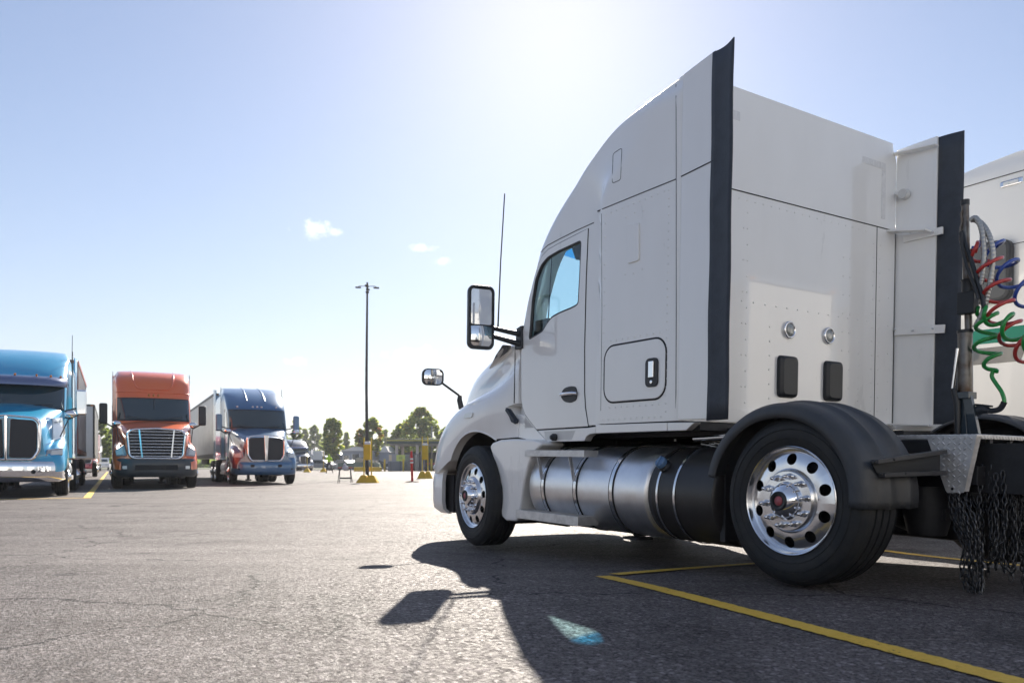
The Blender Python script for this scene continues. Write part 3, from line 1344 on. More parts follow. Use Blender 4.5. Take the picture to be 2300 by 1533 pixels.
# crease on the roof fairing
# baggage door
bd = [(p.x, p.z) for p in (P(x, y, 'Y', 1.16) for x, y in [(1358, 784), (1496, 758), (1496, 893), (1357, 902)])]
bd = [(max(u for u, v in bd), .0), (min(u for u, v in bd), 0)]
zb0, zb1 = P(1425, 898, 'Y', 1.16).z, P(1425, 769, 'Y', 1.16).z
bx0, bx1 = P(1495, 830, 'Y', 1.16).x, P(1359, 830, 'Y', 1.16).x
bw, bh = bx1 - bx0, zb1 - zb0
bcx, bcz = (bx0 + bx1) / 2, (zb0 + zb1) / 2
outl = rrect(bw, bh, .1, 6, bcx, bcz)
mb = MB()
mb.prism(outl, SIDE, 1.15, 1.166)
bdoor = mb.build('baggage_door', WHITE, truck, bevel=.004)
mb = MB()
mb.tube([Vector((u, 1.1605, v)) for u, v in rrect(bw + .012, bh + .012, .105, 6, bcx, bcz)], .0065, 6, closed=True)
mb.build('baggage_door_seal', GAP, bdoor)
hc = P(1464, 836, 'Y', 1.17)
mb = MB()
mb.prism(rrect(.125, .195, .035, 4, hc.x, hc.z), SIDE, 1.165, 1.176)
hd = mb.build('baggage_latch', BLACKPL, bdoor, bevel=.003)
mb = MB()
mb.box((hc.x - .005, 1.181, hc.z + .02), (.05, .012, .11))
mb.lathe([(.013, 0), (.013, .008), (.001, .009)], 12, (hc.x - .005, 1.175, hc.z - .065))
mb.build('latch_handle', CHROME, bdoor, bevel=.003)
# door handle
hc = P(1280, 885, 'Y', 1.07)
dh = round_poly([(hc.x + .17, hc.z + .0), (hc.x + .1, hc.z + .055), (hc.x - .02, hc.z + .065), (hc.x - .1, hc.z + .055), (hc.x - .125, hc.z), (hc.x - .11, hc.z - .05), (hc.x - .02, hc.z - .07), (hc.x + .1, hc.z - .055)], .04)
dh = [(hc.x + (u - hc.x) * .8, v) for u, v in dh]
mb = MB()
mb.prism(dh, SIDE, 1.066, 1.074)
mb.build('door_handle_cup', BLACKPL, door, bevel=.003)
mb = MB()
mb.tube([Vector((hc.x + .115, 1.078, hc.z)), Vector((hc.x + .08, 1.1, hc.z + .004)), Vector((hc.x - .07, 1.1, hc.z + .004)), Vector((hc.x - .1, 1.08, hc.z))], .014, 8)
mb.build('door_handle', CHROME, door)

# hood vent with painted frame, marker lamp, wiper-side trim
trim('hood_vent_frame', round_poly([(1099.5, 829), (1118, 795), (1130, 774), (1150, 775), (1150, 787), (1147, 794)], 3), hoodB, -.01, .008, WHITE2, bevel=.003, dense=3)
trim('hood_vent', round_poly([(1108, 816), (1117, 796), (1130, 778), (1141, 776), (1141, 791)], 3), hoodB, .0, .0125, GREYPL, dense=3)
trim('marker_lamp', round_poly([(1046, 929), (1064, 926), (1061, 937), (1043, 940)], 2.5), hoodB, 0, .012, LENS, bevel=.003, dense=2)
trim('hood_latch', [(1137, 915), (1146, 922), (1163, 944), (1159, 952), (1150, 947)], hoodB, -.02, .014, RUBBER, bevel=.003)
mb = MB()
q = P(1150, 932, 'Y', 1.09)
mb.bar(P(1140, 918, 'Y', 1.1), P(1160, 948, 'Y', 1.09), .05, .035)
mb.build('hood_latch', RUBBER, truck, bevel=.008)

# rivets of the side panel
def rivet_mesh(places, name, parent, r=.008, hgt=.0048, m_=WHITE, axis='Y', base=1.16, s=1):
    m = MB()
    for u, v in places:
        if axis == 'Y':
            m.lathe([(r, 0), (r * .7, hgt * .75), (.0005, hgt)], 8, (u, base, v))
        else:
            k = 8
            rows = [[Vector((base - h, u + rr * math.cos(2 * PI * j / k), v + rr * math.sin(2 * PI * j / k))) for j in range(k)] for rr, h in ((r, 0), (r * .7, hgt * .75), (.0005, hgt))]
            m.grid(rows, True, True)
    return tag(m.build(name, m_, parent), kind='stuff')


pl = []
for k in range(28):
    pl.append((1.055, 1.0 + k * .054))
for k in range(11):
    pl.append((1.10 + k * .062, 2.462))
    pl.append((1.10 + k * .062, .965))
for k in range(9):
    pl.append((bx0 + .06 + k * (bw - .12) / 8, zb1 + .04))
    pl.append((bx0 + .06 + k * (bw - .12) / 8, zb0 - .04))
for k in range(12):
    pl.append((1.725, 1.3 + k * .1))
wc = P(1424, 545, 'Y', 1.16)
for dx_, dz_ in ((-.09, .2), (.09, .2), (-.09, -.2), (.09, -.2), (0, .21), (0, -.21)):
    pl.append((wc.x + dx_, wc.z + dz_))
rivet_mesh(pl, 'side_rivets', truck, base=1.1595)

# ---- side extenders with rubber strips
def extender(s):
    m = MB()
    def pt(x, z, y):
        return Vector((x, s * y, z))
    top = [(.935, 3.165), (.80, 3.175), (.62, 3.185)]
    yo = lambda x: 1.165 + .03 * (0.935 - x) / .32
    outer = [pt(.935, .94, yo(.935)), pt(.62, .935, yo(.62))] + [pt(x, z, yo(x)) for x, z in top[::-1]]
    inner_ = [Vector((p.x, p.y - s * .02, p.z)) for p in outer]
    m.slab(outer, inner_)
    e = m.build('side_extender', WHITE, truck, bevel=.004)
    r = MB()
    rows = []
    zs_ = [.925 + (3.18 - .925) * i / 20 for i in range(21)]
    for i, z in enumerate(zs_):
        row = []
        for k in range(7):
            t = k / 6
            x = .645 - .20 * t
            zz = z + ((-.012 * math.sin(PI * t * .9) + .0 * t if s > 0 else .0) if i == 20 else 0)
            row.append(Vector((x, s * (1.1985 + .035 * t ** 2 + .003 * math.sin(z * 9 + t)), zz)))
        rows.append(row)
    r.grid(rows)
    ro = r.build('rubber_strip', RUBBER, e)
    so = ro.modifiers.new('solid', 'SOLIDIFY')
    so.thickness = .008
    so.offset = 1 if s < 0 else -1
    # seam that continues the roof joint
    g_ = MB()
    g_.tube([Vector((.935, s * (yo(.935) + .0), 2.511)), Vector((.625, s * (yo(.62) + .0), 2.513))], .0045, 6)
    g_.build('extender_gap', GAP, e)
    return e


exL, exR = extender(1), extender(-1)

# ---- rear wall dressing
def yz(x, y, X=XR):
    p = P(x, y, 'X', X)
    return p.y, p.z


m = MB()
m.tube([Vector((XR - .0005, 1.12, 2.508)), Vector((XR - .0005, -1.12, 2.516))], .0045, 6)
m.build('rear_wall_gap', GAP, truck)
m = MB()
m.tube([Vector((XR - .0005, -.885, 2.51)), Vector((XR - .0005, -.89, .95))], .0032, 6)
m.build('rear_wall_gap', GAP, truck)
m = MB()
m.tube([Vector((XR + .01, -1.135, 2.5)), Vector((XR + .01, -1.14, .93))], .006, 6)
m.build('rear_wall_gap', GAP, truck)
# upper roof lip along the back
for (px_, py_) in ((1771, 741), (1860, 754)):
    y, z = yz(px_, py_)
    m = MB()
    rows = [[Vector((XR - h, y + r * math.cos(2 * PI * j / 32), z + r * math.sin(2 * PI * j / 32))) for j in range(32)] for r, h in ((.062, 0), (.062, .012), (.058, .02), (.05, .02), (.047, .014))]
    m.grid(rows, True, True)
    wl_ = m.build('work_lamp', CHROME, truck)
    m = MB()
    rows = [[Vector((XR - h, y + r * math.cos(2 * PI * j / 32), z + r * math.sin(2 * PI * j / 32))) for j in range(32)] for r, h in ((.048, .013), (.04, .019), (.02, .022), (.001, .0225))]
    m.grid(rows, True, True)
    m.build('lamp_lens', mat('work_lamp_lens', (.35, .37, .36), .12, coat=1, var=.5, vscale=30), wl_)
for cx_, cy_ in ((1766, 846), (1868, 856)):
    y, z = yz(cx_, cy_)
    m = MB()
    poly = round_poly(rrect(.20, .30, .03, 2, y, z), .01, 1)
    n = len(poly)
    f = [Vector((XR - .001, u, v)) for u, v in poly]
    g1 = [Vector((XR - .025, y + (u - y) * .97, z + (v - z) * .97)) for u, v in poly]
    g2 = [Vector((XR - .042, y + (u - y) * .72, z + (v - z) * .84)) for u, v in poly]
    m.grid([f, g1, g2], False, True)
    m.add(g2, [tuple(range(n))])
    m.build('air_vent', BLACKPL, truck, bevel=.004)
# bottom hem of the wall, latches and pivots
m = MB()
y0, z0 = yz(1640, 925)
m.box((XR - .004, .12, .985), (.008, 1.6, .09))
m.build('rear_hem', WHITE, truck, bevel=.002)
m = MB()
q = P(1690, 937, 'X', .9)
m.lathe([(.03, -.09), (.03, .02), (.018, .02), (.017, 0)], 16, (q.x, q.y, q.z), axis='Y')
m.box((q.x + .06, q.y - .08, q.z), (.12, .1, .1))
m.build('cab_mount', WHITE, truck, bevel=.003)
m = MB()
q = P(1965, 965, 'X', .86)
m.tube([Vector((1.0, q.y + .1, q.z + .03)), q], .02, 10)
m.build('rear_strut', ALU, truck)
m = MB()
m.box((XR + .02, -1.0, .90), (.03, .3, .08))
m.box((XR - .01, -1.0, .955), (.02, .34, .03))
m.build('rear_hem', WHITE, truck, bevel=.003)
pl = []
for k in range(22):
    y = .98 - k * .082
    pl.append((y, 2.46))
for k in range(16):
    pl.append((.95 - k * .115, 1.77))
for k in range(20):
    y = .62 - k * .075
    pl += [(y, 1.01)]
for k in range(13):
    z = 1.08 + k * .108
    pl += [(.56, z), (.60, z)] if k % 2 else [(.56, z)]
    pl += [(-.845, z), (-.93, z)]
for k in range(9):
    pl += [(-.48, 1.1 + k * .14), (-.56, 1.1 + k * .14)]
for k in range(6):
    pl += [(.32, 1.12 + k * .1), (-.68, 1.15 + k * .09), (-1.05, 1.1 + k * .22)]
pl = [(y + random.uniform(-.003, .003), z) for y, z in pl if not any(abs(y - a) < .12 and abs(z - b) < .17 for a, b in ((yz(1766, 846)), (yz(1868, 856))))]
rivet_mesh(pl, 'rear_rivets', truck, axis='X', base=XR)
TAPE = mat('reflective_tape', (.82, .82, .82), .2, metal=.05, var=.15, vscale=30)
for a, b in (((1938, 349), (1990, 366)), ):
    y0, z0 = yz(*a)
    y1, z1 = yz(*b)
    m = MB()
    m.box((XR - .0015, (y0 + y1) / 2, z0 - .03), (.002, abs(y1 - y0), .05))
    m.box((XR - .0015, y1 + .025, z0 - .25), (.002, .05, .38))
    m.build('reflective_tape', TAPE, truck)
y0, z0 = yz(1650, 258)
m = MB()
m.box((XR - .0015, y0, z0), (.002, .1, .06))
m.build('reflective_tape', TAPE, truck)

# brackets that hold the right-hand extender
def ubar(a, b, w, h, name='extender_bracket', m_=WHITE, par=exR):
    m = MB()
    m.bar(a, b, w, h)
    return m.build(name, m_, par, bevel=.003)


ubar(P(1996, 350, 'Y', -1.1), P(2104, 325, 'Y', -1.13), .07, .012)
ubar(P(1981, 521, 'Y', -1.05), P(2085, 517, 'Y', -1.09), .1, .014)
ubar(P(2030, 537, 'Y', -1.14), P(2118, 517, 'Y', -1.165), .02, .055)
ubar(P(2010, 744, 'Y', -1.13), P(2122, 738, 'Y', -1.165), .018, .065)
ubar(P(1985, 952, 'Y', -1.05), P(2090, 955, 'Y', -1.1), .09, .014)
ubar(P(2030, 960, 'Y', -1.14), P(2120, 960, 'Y', -1.165), .02, .05)
ubar(P(2003, 431, 'Y', -1.12), P(2030, 436, 'Y', -1.12), .03, .03)
m = MB()
q = P(2031, 436, 'Y', -1.12)
m.lathe([(.001, -.03), (.038, -.03), (.04, 0), (.038, .03), (.001, .03)], 14, tuple(q))
m.build('extender_hinge', PANEL, exR, bevel=.004)
for a in ((2010, 740), (2050, 742), (2095, 738), (2045, 522), (2095, 520), (2010, 523)):
    q = P(a[0], a[1], 'Y', -1.118)
    m = MB()
    m.lathe([(.008, -.008), (.008, .006), (.001, .008)], 8, tuple(q))
    m.build('bracket_bolt', ALU, exR)

# ---- mirrors
m = MB()
mc = P(1082, 712, 'X', 3.1)
Rm = Matrix.Rotation(math.radians(-9), 4, 'Z')
mirror_M = Matrix.Translation(mc) @ Rm
mw, mh = .235, .545


def mirror_head(mw, mh, parent, M, glass_split=True, housing=BLACKPL, nm='mirror'):
    m = MB()
    pr = rrect(mw, mh, .055, 5)
    n = len(pr)
    rows = []
    for X_, sc_ in ((0, 1.0), (.015, 1.03), (.05, 1.0), (.09, .86), (.11, .6)):
        rows.append([Vector((X_, u * sc_ if True else u, v * (1 - (1 - sc_) * .5))) for u, v in pr])
    rim_in = [Vector((0, u * .84, v * .93)) for u, v in pr]
    rim_bk = [Vector((.014, u * .83, v * .925)) for u, v in pr]
    m.grid([rim_bk, rim_in] + rows, True, True)
    m.add(rows[-1], [tuple(range(n))])
    h = m.build(nm, housing, parent, matrix=M)
    smooth_by_angle(h.data, 50)
    gm = MB()
    if glass_split:
        gm.prism(rrect(mw * .8, mh * .56, .02, 3, 0, mh * .165), BACK, .008, .012)
        gm.build('mirror_glass', MIRROR, h)
        gm = MB()
        # convex wide-angle glass
        k = 8
        rows = []
        for i in range(k + 1):
            v = -mh * .455 + mh * .32 * i / k
            rows.append([Vector((.010 - .010 * (1 - (2 * i / k - 1) ** 2) * 1 - .012 * (1 - (2 * j / k - 1) ** 2), -mw * .4 + mw * .8 * j / k, v)) for j in range(k + 1)])
        gm.grid(rows)
        gm.build('wide_angle_glass', MIRROR, h)
        d = MB()
        d.box((.006, 0, -mh * .125), (.012, mw * .84, .012))
        d.build('mirror_divider', housing, h)
    else:
        k = 8
        rows = []
        for i in range(k + 1):
            v = -mh * .43 + mh * .86 * i / k
            rows.append([Vector((.006 - .008 * (1 - (2 * i / k - 1) ** 2) - .012 * (1 - (2 * j / k - 1) ** 2), -mw * .42 + mw * .84 * j / k, v)) for j in range(k + 1)])
        gm.grid(rows)
        gm.build('mirror_glass', MIRROR, h)
    return h


mirror = mirror_head(mw, mh, truck, mirror_M)
for (a, b), rr in ((((1168, 750), (1100, 735)), .026), (((1168, 772), (1098, 752)), .028)):
    m = MB()
    A_, B_ = P(a[0], a[1], 'Y', 1.07), P(b[0], b[1], 'X', 3.14)
    m.tube([A_, A_.lerp(B_, .5), B_], [rr, rr * .85, rr * .72], 8)
    m.build('mirror_arm', BLACKPL, truck)
m = MB()
m.prism([(p.x, p.z) for p in (P(x, y, 'Y', 1.07) for x, y in [(1162, 738), (1174, 730), (1175, 782), (1160, 786)])], SIDE, 1.04, 1.085)
m.build('mirror_mount', BLACKPL, truck, bevel=.008)
# right-hand mirror of the same kind
mirror_head(mw, mh, truck, Matrix.Translation((mc.x, -mc.y, mc.z)) @ Matrix.Rotation(math.radians(9), 4, 'Z'))
for z_ in (1.86, 1.78):
    m = MB()
    m.tube([Vector((3.0, -1.05, z_)), Vector((3.14, -1.36, z_ + .04))], [.028, .02], 8)
    m.build('mirror_arm', BLACKPL, truck)
# hood mirrors
hm = P(973, 846, 'X', 4.3)
hmh = mirror_head(.215, .165, truck, Matrix.Translation(hm) @ Matrix.Rotation(math.radians(-14), 4, 'Z'), False, housing=BLACKPL, nm='hood_mirror')
m = MB()
a_, b_ = P(996, 862, 'X', 4.3), P(1033, 889, 'Y', .98)
b2 = cast(1033, 912, hoodB)[0]
m.tube([P(985, 852, 'X', 4.33), a_, b_], .0115, 8)
m.tube([b_ + Vector((0, 0, .01)), P(1032, 898, 'Y', .98), Vector((b_.x, b_.y - .02, b_.z - .13))], [.02, .028, .03], 8)
m.build('hood_mirror_arm', BLACKPL, truck)
mirror_head(.215, .165, truck, Matrix.Translation((hm.x, -hm.y, hm.z)) @ Matrix.Rotation(math.radians(14), 4, 'Z'), False, nm='hood_mirror')
m = MB()
m.tube([Vector((hm.x, -hm.y + .05, hm.z)), Vector((b_.x, -b_.y, b_.z)), Vector((b_.x, -b_.y + .02, b_.z - .13))], .014, 8)
m.build('hood_mirror_arm', BLACKPL, truck)
# antenna
m = MB()
A_, B_ = P(1118, 742, 'X', 3.12), P(1133.5, 435, 'X', 3.12)
m.tube([A_, A_.lerp(B_, .06), A_.lerp(B_, .5) + Vector((0, .006, 0)), B_], [.011, .008, .0065, .006], 6)
m.build('antenna', mat('antenna_black', (.03, .03, .03), .5), truck)

# ---- tanks and steps
tc_y, tc_z, tr = .83, .445, .327


def tank(x0, x1, r, name, m_, dome=.035):
    m = MB()
    rows = []
    for x, rr in ((x0 - dome, .001), (x0 - dome, r * .6), (x0 - dome * .75, r * .88), (x0 - dome * .25, r * .98), (x0, r), (x0 + .1, r), (x1 - .1, r), (x1, r), (x1 + dome * .25, r * .98), (x1 + dome * .75, r * .88), (x1 + dome, r * .6), (x1 + dome, .001)):
        rows.append([Vector((x, tc_y + rr * math.cos(2 * PI * k / 96), tc_z + rr * math.sin(2 * PI * k / 96))) for k in range(96)])
    m.grid(rows, True, True)
    o = m.build(name, m_, truck)
    smooth_by_angle(o.data, 40)
    return o


tank(1.27, 2.70, tr, 'fuel_tank', BRUSH)
dtank = tank(.64, 1.19, tr * .985, 'fluid_tank', DEF, dome=.03)
m = MB()
rows = [[Vector((x, tc_y + rr * math.cos(2 * PI * k / 64), tc_z + rr * math.sin(2 * PI * k / 64))) for k in range(64)] for x, rr in ((1.16, .29), (1.165, .30), (1.27, .30), (1.28, .29))]
m.grid(rows, True, True)
m.build('tank_joint', GREYPL, truck)


def strap(x, w, r, m_=ALU, rub=True, nm='tank_strap'):
    a0, a1 = math.radians(-95), math.radians(115)
    n = 40
    if rub:
        m = MB()
        m.grid([[Vector((x + dx, tc_y + rr * math.cos(a0 + (a1 - a0) * k / n), tc_z + rr * math.sin(a0 + (a1 - a0) * k / n))) for k in range(n + 1)] for dx, rr in ((-w * .85, r), (-w * .85, r + .004), (w * .85, r + .004), (w * .85, r))])
        rb = m.build('strap_rubber', GAP, truck)
    m = MB()
    m.grid([[Vector((x + dx, tc_y + rr * math.cos(a0 + (a1 - a0) * k / n), tc_z + rr * math.sin(a0 + (a1 - a0) * k / n))) for k in range(n + 1)] for dx, rr in ((-w / 2, r + .002), (-w / 2, r + .007), (w / 2, r + .007), (w / 2, r + .002))], smooth=False)
    o = m.build(nm, m_, truck)
    smooth_by_angle(o.data, 40)
    return o


for x in (2.50, 2.06, 1.62):
    strap(x, .034, tr)
for x in (1.135, .97):
    strap(x, .018, tr * .985, rub=False)
for x in (1.62, ):
    m = MB()
    m.bar((x, tc_y + .18, tc_z - .25), (x - .02, tc_y + .08, tc_z - .34), .03, .02)
    m.box((x + .02, tc_y + .05, tc_z - .35), (.16, .16, .02))
    m.build('strap_bracket', STEEL, truck, bevel=.003)
m = MB()
cc = P(1493, 1046, 'Y', 1.1)
nrm = Vector((0, cc.y - tc_y, cc.z - tc_z)).normalized()
base_ = Vector((cc.x, tc_y, tc_z)) + nrm * (tr * .985)
Q = nrm.to_track_quat('Y', 'Z').to_matrix()
cap_ = MB()
cap_.lathe([(.045, 0), (.045, .02), (.034, .022), (.034, .04)], 20)
cap_.v = [tuple(base_ + Q @ Vector(v)) for v in cap_.v]
cap_.build('filler_neck', BLACKPL, dtank)
cap_ = MB()
cap_.lathe([(.04, .035), (.041, .06), (.036, .068), (.001, .068)], 20)
cap_.box((0, .072, 0), (.012, .014, .07))
cap_.v = [tuple(base_ + Q @ Vector(v)) for v in cap_.v]
cap_.build('filler_cap', mat('blue_cap', (.12, .22, .38), .4), dtank, bevel=.002)


def step(x0, x1, y, z0, z1, depth, name):
    m = MB()
    m.box(((x0 + x1) / 2, y - .004, (z0 + z1) / 2), (x1 - x0, .008, z1 - z0))
    m.box((x0 + .004, y - depth / 2, (z0 + z1) / 2), (.008, depth - .01, z1 - z0))
    m.box((x1 - .004, y - depth / 2, (z0 + z1) / 2), (.008, depth - .01, z1 - z0))
    m.box(((x0 + x1) / 2, y - depth, (z0 + z1) / 2 + .01), (x1 - x0, .006, z1 - z0 - .02))
    o = m.build(name, CAST, truck, bevel=.002)
    n = int((x1 - x0) / .036)
    for k in range(n):
        x = x0 + .02 + (x1 - x0 - .04) * k / (n - 1)
        s_ = MB()
        s_.box((0, 0, 0), (.018, depth - .02, .008))
        if k == 0:
            me = s_.mesh('step_tread', CAST)
        link('step_tread', me, o, Matrix.Translation((x, y - depth / 2, z1 - .002)))
    return o


step(1.885, 2.705, 1.205, .69, .74, .13, 'upper_step')
step(1.91, 2.79, 1.235, .172, .242, .2, 'lower_step')
for x in (2.50, 2.06):
    m = MB()
    m.bar((x + .05, 1.17, .69), (x, tc_y + tr + .008, tc_z + .06), .03, .006, Vector((1, 0, 0)))
    m.build('step_bracket', CAST, truck)
for x in (2.62, 2.05):
    m = MB()
    m.box((x, 1.02, .19), (.05, .3, .03))
    m.build('step_bracket', STEEL, truck)

# ---- chassis
m = MB()
for s in (1, -1):
    m.box((1.75, .43 * s, .66), (5.4, .08, .26))
m.build('frame_rail', STEEL, truck)
for x in (-.85, -.3, .6, 1.3, 2.1, 2.9, 3.6, 4.2):
    m = MB()
    m.box((x, 0, .66), (.1, .78, .2))
    m.build('cross_member', STEEL, truck)
m = MB()
m.box((3.3, 0, .85), (1.5, .7, .6))
m.box((2.3, 0, .62), (.8, .5, .42))
m.build('engine', STEEL, truck, bevel=.05)
m = MB()
m.tube([(0, -.95, .466), (0, -.3, .466), (0, -.22, .466), (0, .0, .466), (0, .22, .466), (0, .3, .466), (0, .95, .466)], [.09, .09, .17, .23, .17, .09, .09], 14)
m.build('drive_axle', STEEL, truck)
m = MB()
m.tube([(2.2, 0, .58), (.2, 0, .47)], .06, 12)
m.build('drive_shaft', STEEL, truck)
m = MB()
m.tube([(3.58, -.95, .3), (3.58, -.3, .22), (3.58, .3, .22), (3.58, .95, .3)], .06, 10)
m.build('front_axle', STEEL, truck)
for s in (1, -1):
    m = MB()
    m.box((.0, .44 * s, .40), (.9, .1, .06))
    m.tube([(-.32, .44 * s, .28), (-.32, .44 * s, .40), (-.32, .44 * s, .55)], [.1, .13, .12], 14)
    m.tube([(.3, .4 * s, .3), (.3, .4 * s, .62)], .03, 8)
    m.build('air_spring', STEEL, truck)
m = MB()
for s in (1, -1):
    m.box((1.4, .55 * s, .87), (2.2, .5, .05))
m.box((1.6, 0, .9), (1.5, 2.1, .05))
m.build('cab_underside', STEEL, truck)
m = MB()
for k in range(5):
    a = random.uniform(.5, 1.0)
    m.tube([(.95 + .1 * k, a, .8), (.6, a + .05, .8 - .03 * k), (.3, .6, .76)], .014, 6)
m.tube([P(1560, 985, 'Y', .95), P(1640, 980, 'Y', .95)], .018, 8)
m.build('air_pipes', ALU, truck)
m = MB()
m.box((1.0, -.83, .46), (1.9, .6, .6))
m.build('equipment_box', STEEL, truck, bevel=.04)
m = MB()
m.box((.62, .82, .45), (.04, .5, .55))
m.box((.9, .5, .5), (.5, .1, .4))
m.build('tank_hanger', STEEL, truck)

# ---- wheels
def hubw(px_, py_, Y):
    return P(px_, py_, 'Y', Y)


for s in (1, -1):
    wheel(truck, Vector((0, 1.216 * s, .467)), s, spin=.3 if s > 0 else .8, wide=1.12)
wheel(truck, Vector((3.586, 1.21, .32)), 1, steer=math.radians(-5), spin=.1)
wheel(truck, Vector((3.586, -1.21, .32)), -1, steer=math.radians(-5))

# ---- quarter fenders over the drive wheels
def drive_fender(s):
    cx_, cz_ = .07, .50
    m = MB()
    prof = [(1.245, -.085), (1.246, -.05), (1.235, -.02), (1.205, -.003), (1.15, 0), (1.08, .004), (1.065, .016), (1.045, .016), (1.03, .004), (.91, .004), (.895, .016), (.875, .016), (.86, .004), (.79, .0), (.77, -.02)]
    rows = []
    for k in range(41):
        a = math.radians(-6 + 178 * k / 40)
        if k == 40:
            a = math.radians(170)
        R_ = .545
        rx, rz = R_ * 1.0, .505
        row = []
        for y, d in prof:
            ra, rb = rx + d, rz + d
            row.append(Vector((cx_ + ra * math.cos(PI - a), s * y, cz_ + rb * math.sin(PI - a))))
        rows.append(row)
    # tail: k=0 is the rear
    m.grid(rows)
    o = m.build('wheel_fender', FENDER, truck)
    so = o.modifiers.new('solid', 'SOLIDIFY')
    so.thickness = .008
    so.offset = 0
    return o


fl = drive_fender(1)
drive_fender(-1)
# tapered brackets to the frame
for s in (1, ):
    a0, b0 = P(1957, 1036, 'X', -.47), P(2112, 1014, 'X', -.50)
    a1, b1 = P(1972, 1066, 'X', -.47), P(2112, 1061, 'X', -.50)
    m = MB()
    poly = [a0, b0, b1, a1]
    m.slab([p + Vector((-.0, 0, 0)) for p in poly], [p + Vector((.008, 0, 0)) for p in poly])
    m.build('fender_bracket', BLACKPL, truck)
    for (p, q), nm in (((a0, b0), 1), ((a1, b1), 1)):
        m = MB()
        m.bar(p + Vector((-.02, 0, 0)), q + Vector((-.02, 0, 0)), .04, .022)
        m.build('bracket_flange', GREYPL, truck, bevel=.002)
    for (x_, y_) in ((1965, 1037), (2008, 1031), (2050, 1025), (1980, 1064), (2033, 1063), (2085, 1061)):
        q = P(x_, y_, 'X', -.515)
        m = MB()
        m.sphere(q, .0085, 8, 4)
        m.build('bracket_bolt', STEEL, truck)

# ---- diamond-plate deck and corner gusset
m = MB()
DZ = .835
m.box((-.15, 0, DZ - .012), (1.02, 1.16, .024))
deck = m.build('deck_plate', CAST, truck, bevel=.003)


def tread_bumps(places, f, name, parent):
    m = MB()
    for u, v, a in places:
        c, s = math.cos(a), math.sin(a)
        L_, w_ = .0145, .0042
        pts = [(-L_, 0), (-L_ * .4, w_), (L_ * .4, w_), (L_, 0), (L_ * .4, -w_), (-L_ * .4, -w_)]
        base = [f(u + p * c - q * s, v + p * s + q * c, 0) for p, q in pts]
        top = [f(u + (p * c - q * s) * .6, v + (p * s + q * c) * .6, .0026) for p, q in pts]
        m.add(base + top, [(i, (i + 1) % 6, 6 + (i + 1) % 6, 6 + i) for i in range(6)] + [tuple(range(6, 12))], True)
    return tag(m.build(name, CAST, parent), kind='stuff')


pl = []
for i in range(34):
    for j in range(38):
        pl.append((-.645 + i * .03, -.565 + j * .03, PI / 4 if (i + j) % 2 else -PI / 4))
tread_bumps(pl, lambda u, v, w: Vector((u, v, DZ + w)), 'deck_tread', deck)
pl = [(.565 - i * .03, DZ - .013, PI / 3) for i in range(38)]
tread_bumps(pl, lambda u, v, w: Vector((-.66 - w, u, v)), 'deck_edge_tread', deck)
gp = [P(x, y, 'Y', .60) for x, y in [(2081, 979), (2193, 979), (2191, 992), (2166, 1103), (2163, 1106), (2128, 1106), (2124, 1101)]]
m = MB()
m.prism([(p.x, p.z) for p in gp], SIDE, .596, .60)
# returned edge along the rear side
A_, B_ = gp[1], gp[3]
m.slab([Vector((A_.x, .60, A_.z)), Vector((B_.x, .60, B_.z)), Vector((B_.x - .01, .575, B_.z)), Vector((A_.x - .012, .575, A_.z))],
       [Vector((A_.x + .004, .598, A_.z)), Vector((B_.x + .004, .598, B_.z)), Vector((B_.x - .006, .573, B_.z)), Vector((A_.x - .008, .573, A_.z))])
gus = m.build('corner_gusset', CAST, truck)
cen = [(p.x, p.z) for p in gp]


def inside(u, v):
    r = False
    j = len(cen) - 1
    for i in range(len(cen)):
        if (cen[i][1] > v) != (cen[j][1] > v) and u < (cen[j][0] - cen[i][0]) * (v - cen[i][1]) / (cen[j][1] - cen[i][1]) + cen[i][0]:
            r = not r
        j = i
    return r


pl = []
for i in range(-2, 16):
    for j in range(16):
        u, v = gp[1].x + i * .0285, gp[0].z - .012 - j * .0285
        if inside(u, v) and inside(u - .014, v) and inside(u + .014, v):
            pl.append((u, v, PI / 4 if (i + j) % 2 else -PI / 4))
tread_bumps(pl, lambda u, v, w: Vector((u, .60 + w, v)), 'gusset_tread', gus)
m = MB()
q = P(2139, 1097, 'Y', .6)
m.lathe([(.008, 0), (.008, .0012), (.0005, .0012)], 12, (q.x, .60, q.z))
m.build('bolt_hole', GAP, gus)
m = MB()
m.box((-.62, 0, .62), (.06, 1.1, .1))
m.box((-.68, 0, .48), (.04, .5, .34))
m.box((-.35, .56, .74), (.5, .05, .14))
m.build('rear_crossbar', STEEL, truck, bevel=.004)
for y in (.42, .22, -.1):
    m = MB()
    m.box((-.64, y, .72), (.02, .03, .2))
    m.build('chain_hook', STEEL, truck)

# ---- hose tender: pole, sleeve, cradle, struts
m = MB()
m.tube([P(2168, 453, 'Y', 0), P(2170, 560, 'Y', 0), P(2176, 745, 'Y', 0), P(2178, 950, 'Y', 0)], .021, 14)
pole = m.build('hose_pole', RUSTY, truck)
m = MB()
m.tube([P(2168, 449, 'Y', 0), P(2168, 461, 'Y', 0)], .0245, 14)
m.build('pole_cap', BLACKPL, pole)
m = MB()
m.tube([P(2168, 745, 'Y', .02), P(2168, 880, 'Y', .02)], .040, 18)
m.build('pole_sleeve', RUSTY, pole)
m = MB()
m.tube([P(2168, 741, 'Y', .02), P(2168, 748, 'Y', .02)], .044, 18)
m.build('sleeve_ring', BLACKPL, pole)
m = MB()
a_ = P(2176, 632, 'Y', .02)
m.tube([P(2176, 628, 'Y', .02), P(2176, 632, 'Y', .02), P(2176, 656, 'Y', .02)], [.045, .038, .038], 16)
q = P(2174, 680, 'Y', .02)
m.box(q, (.1, .06, .13))
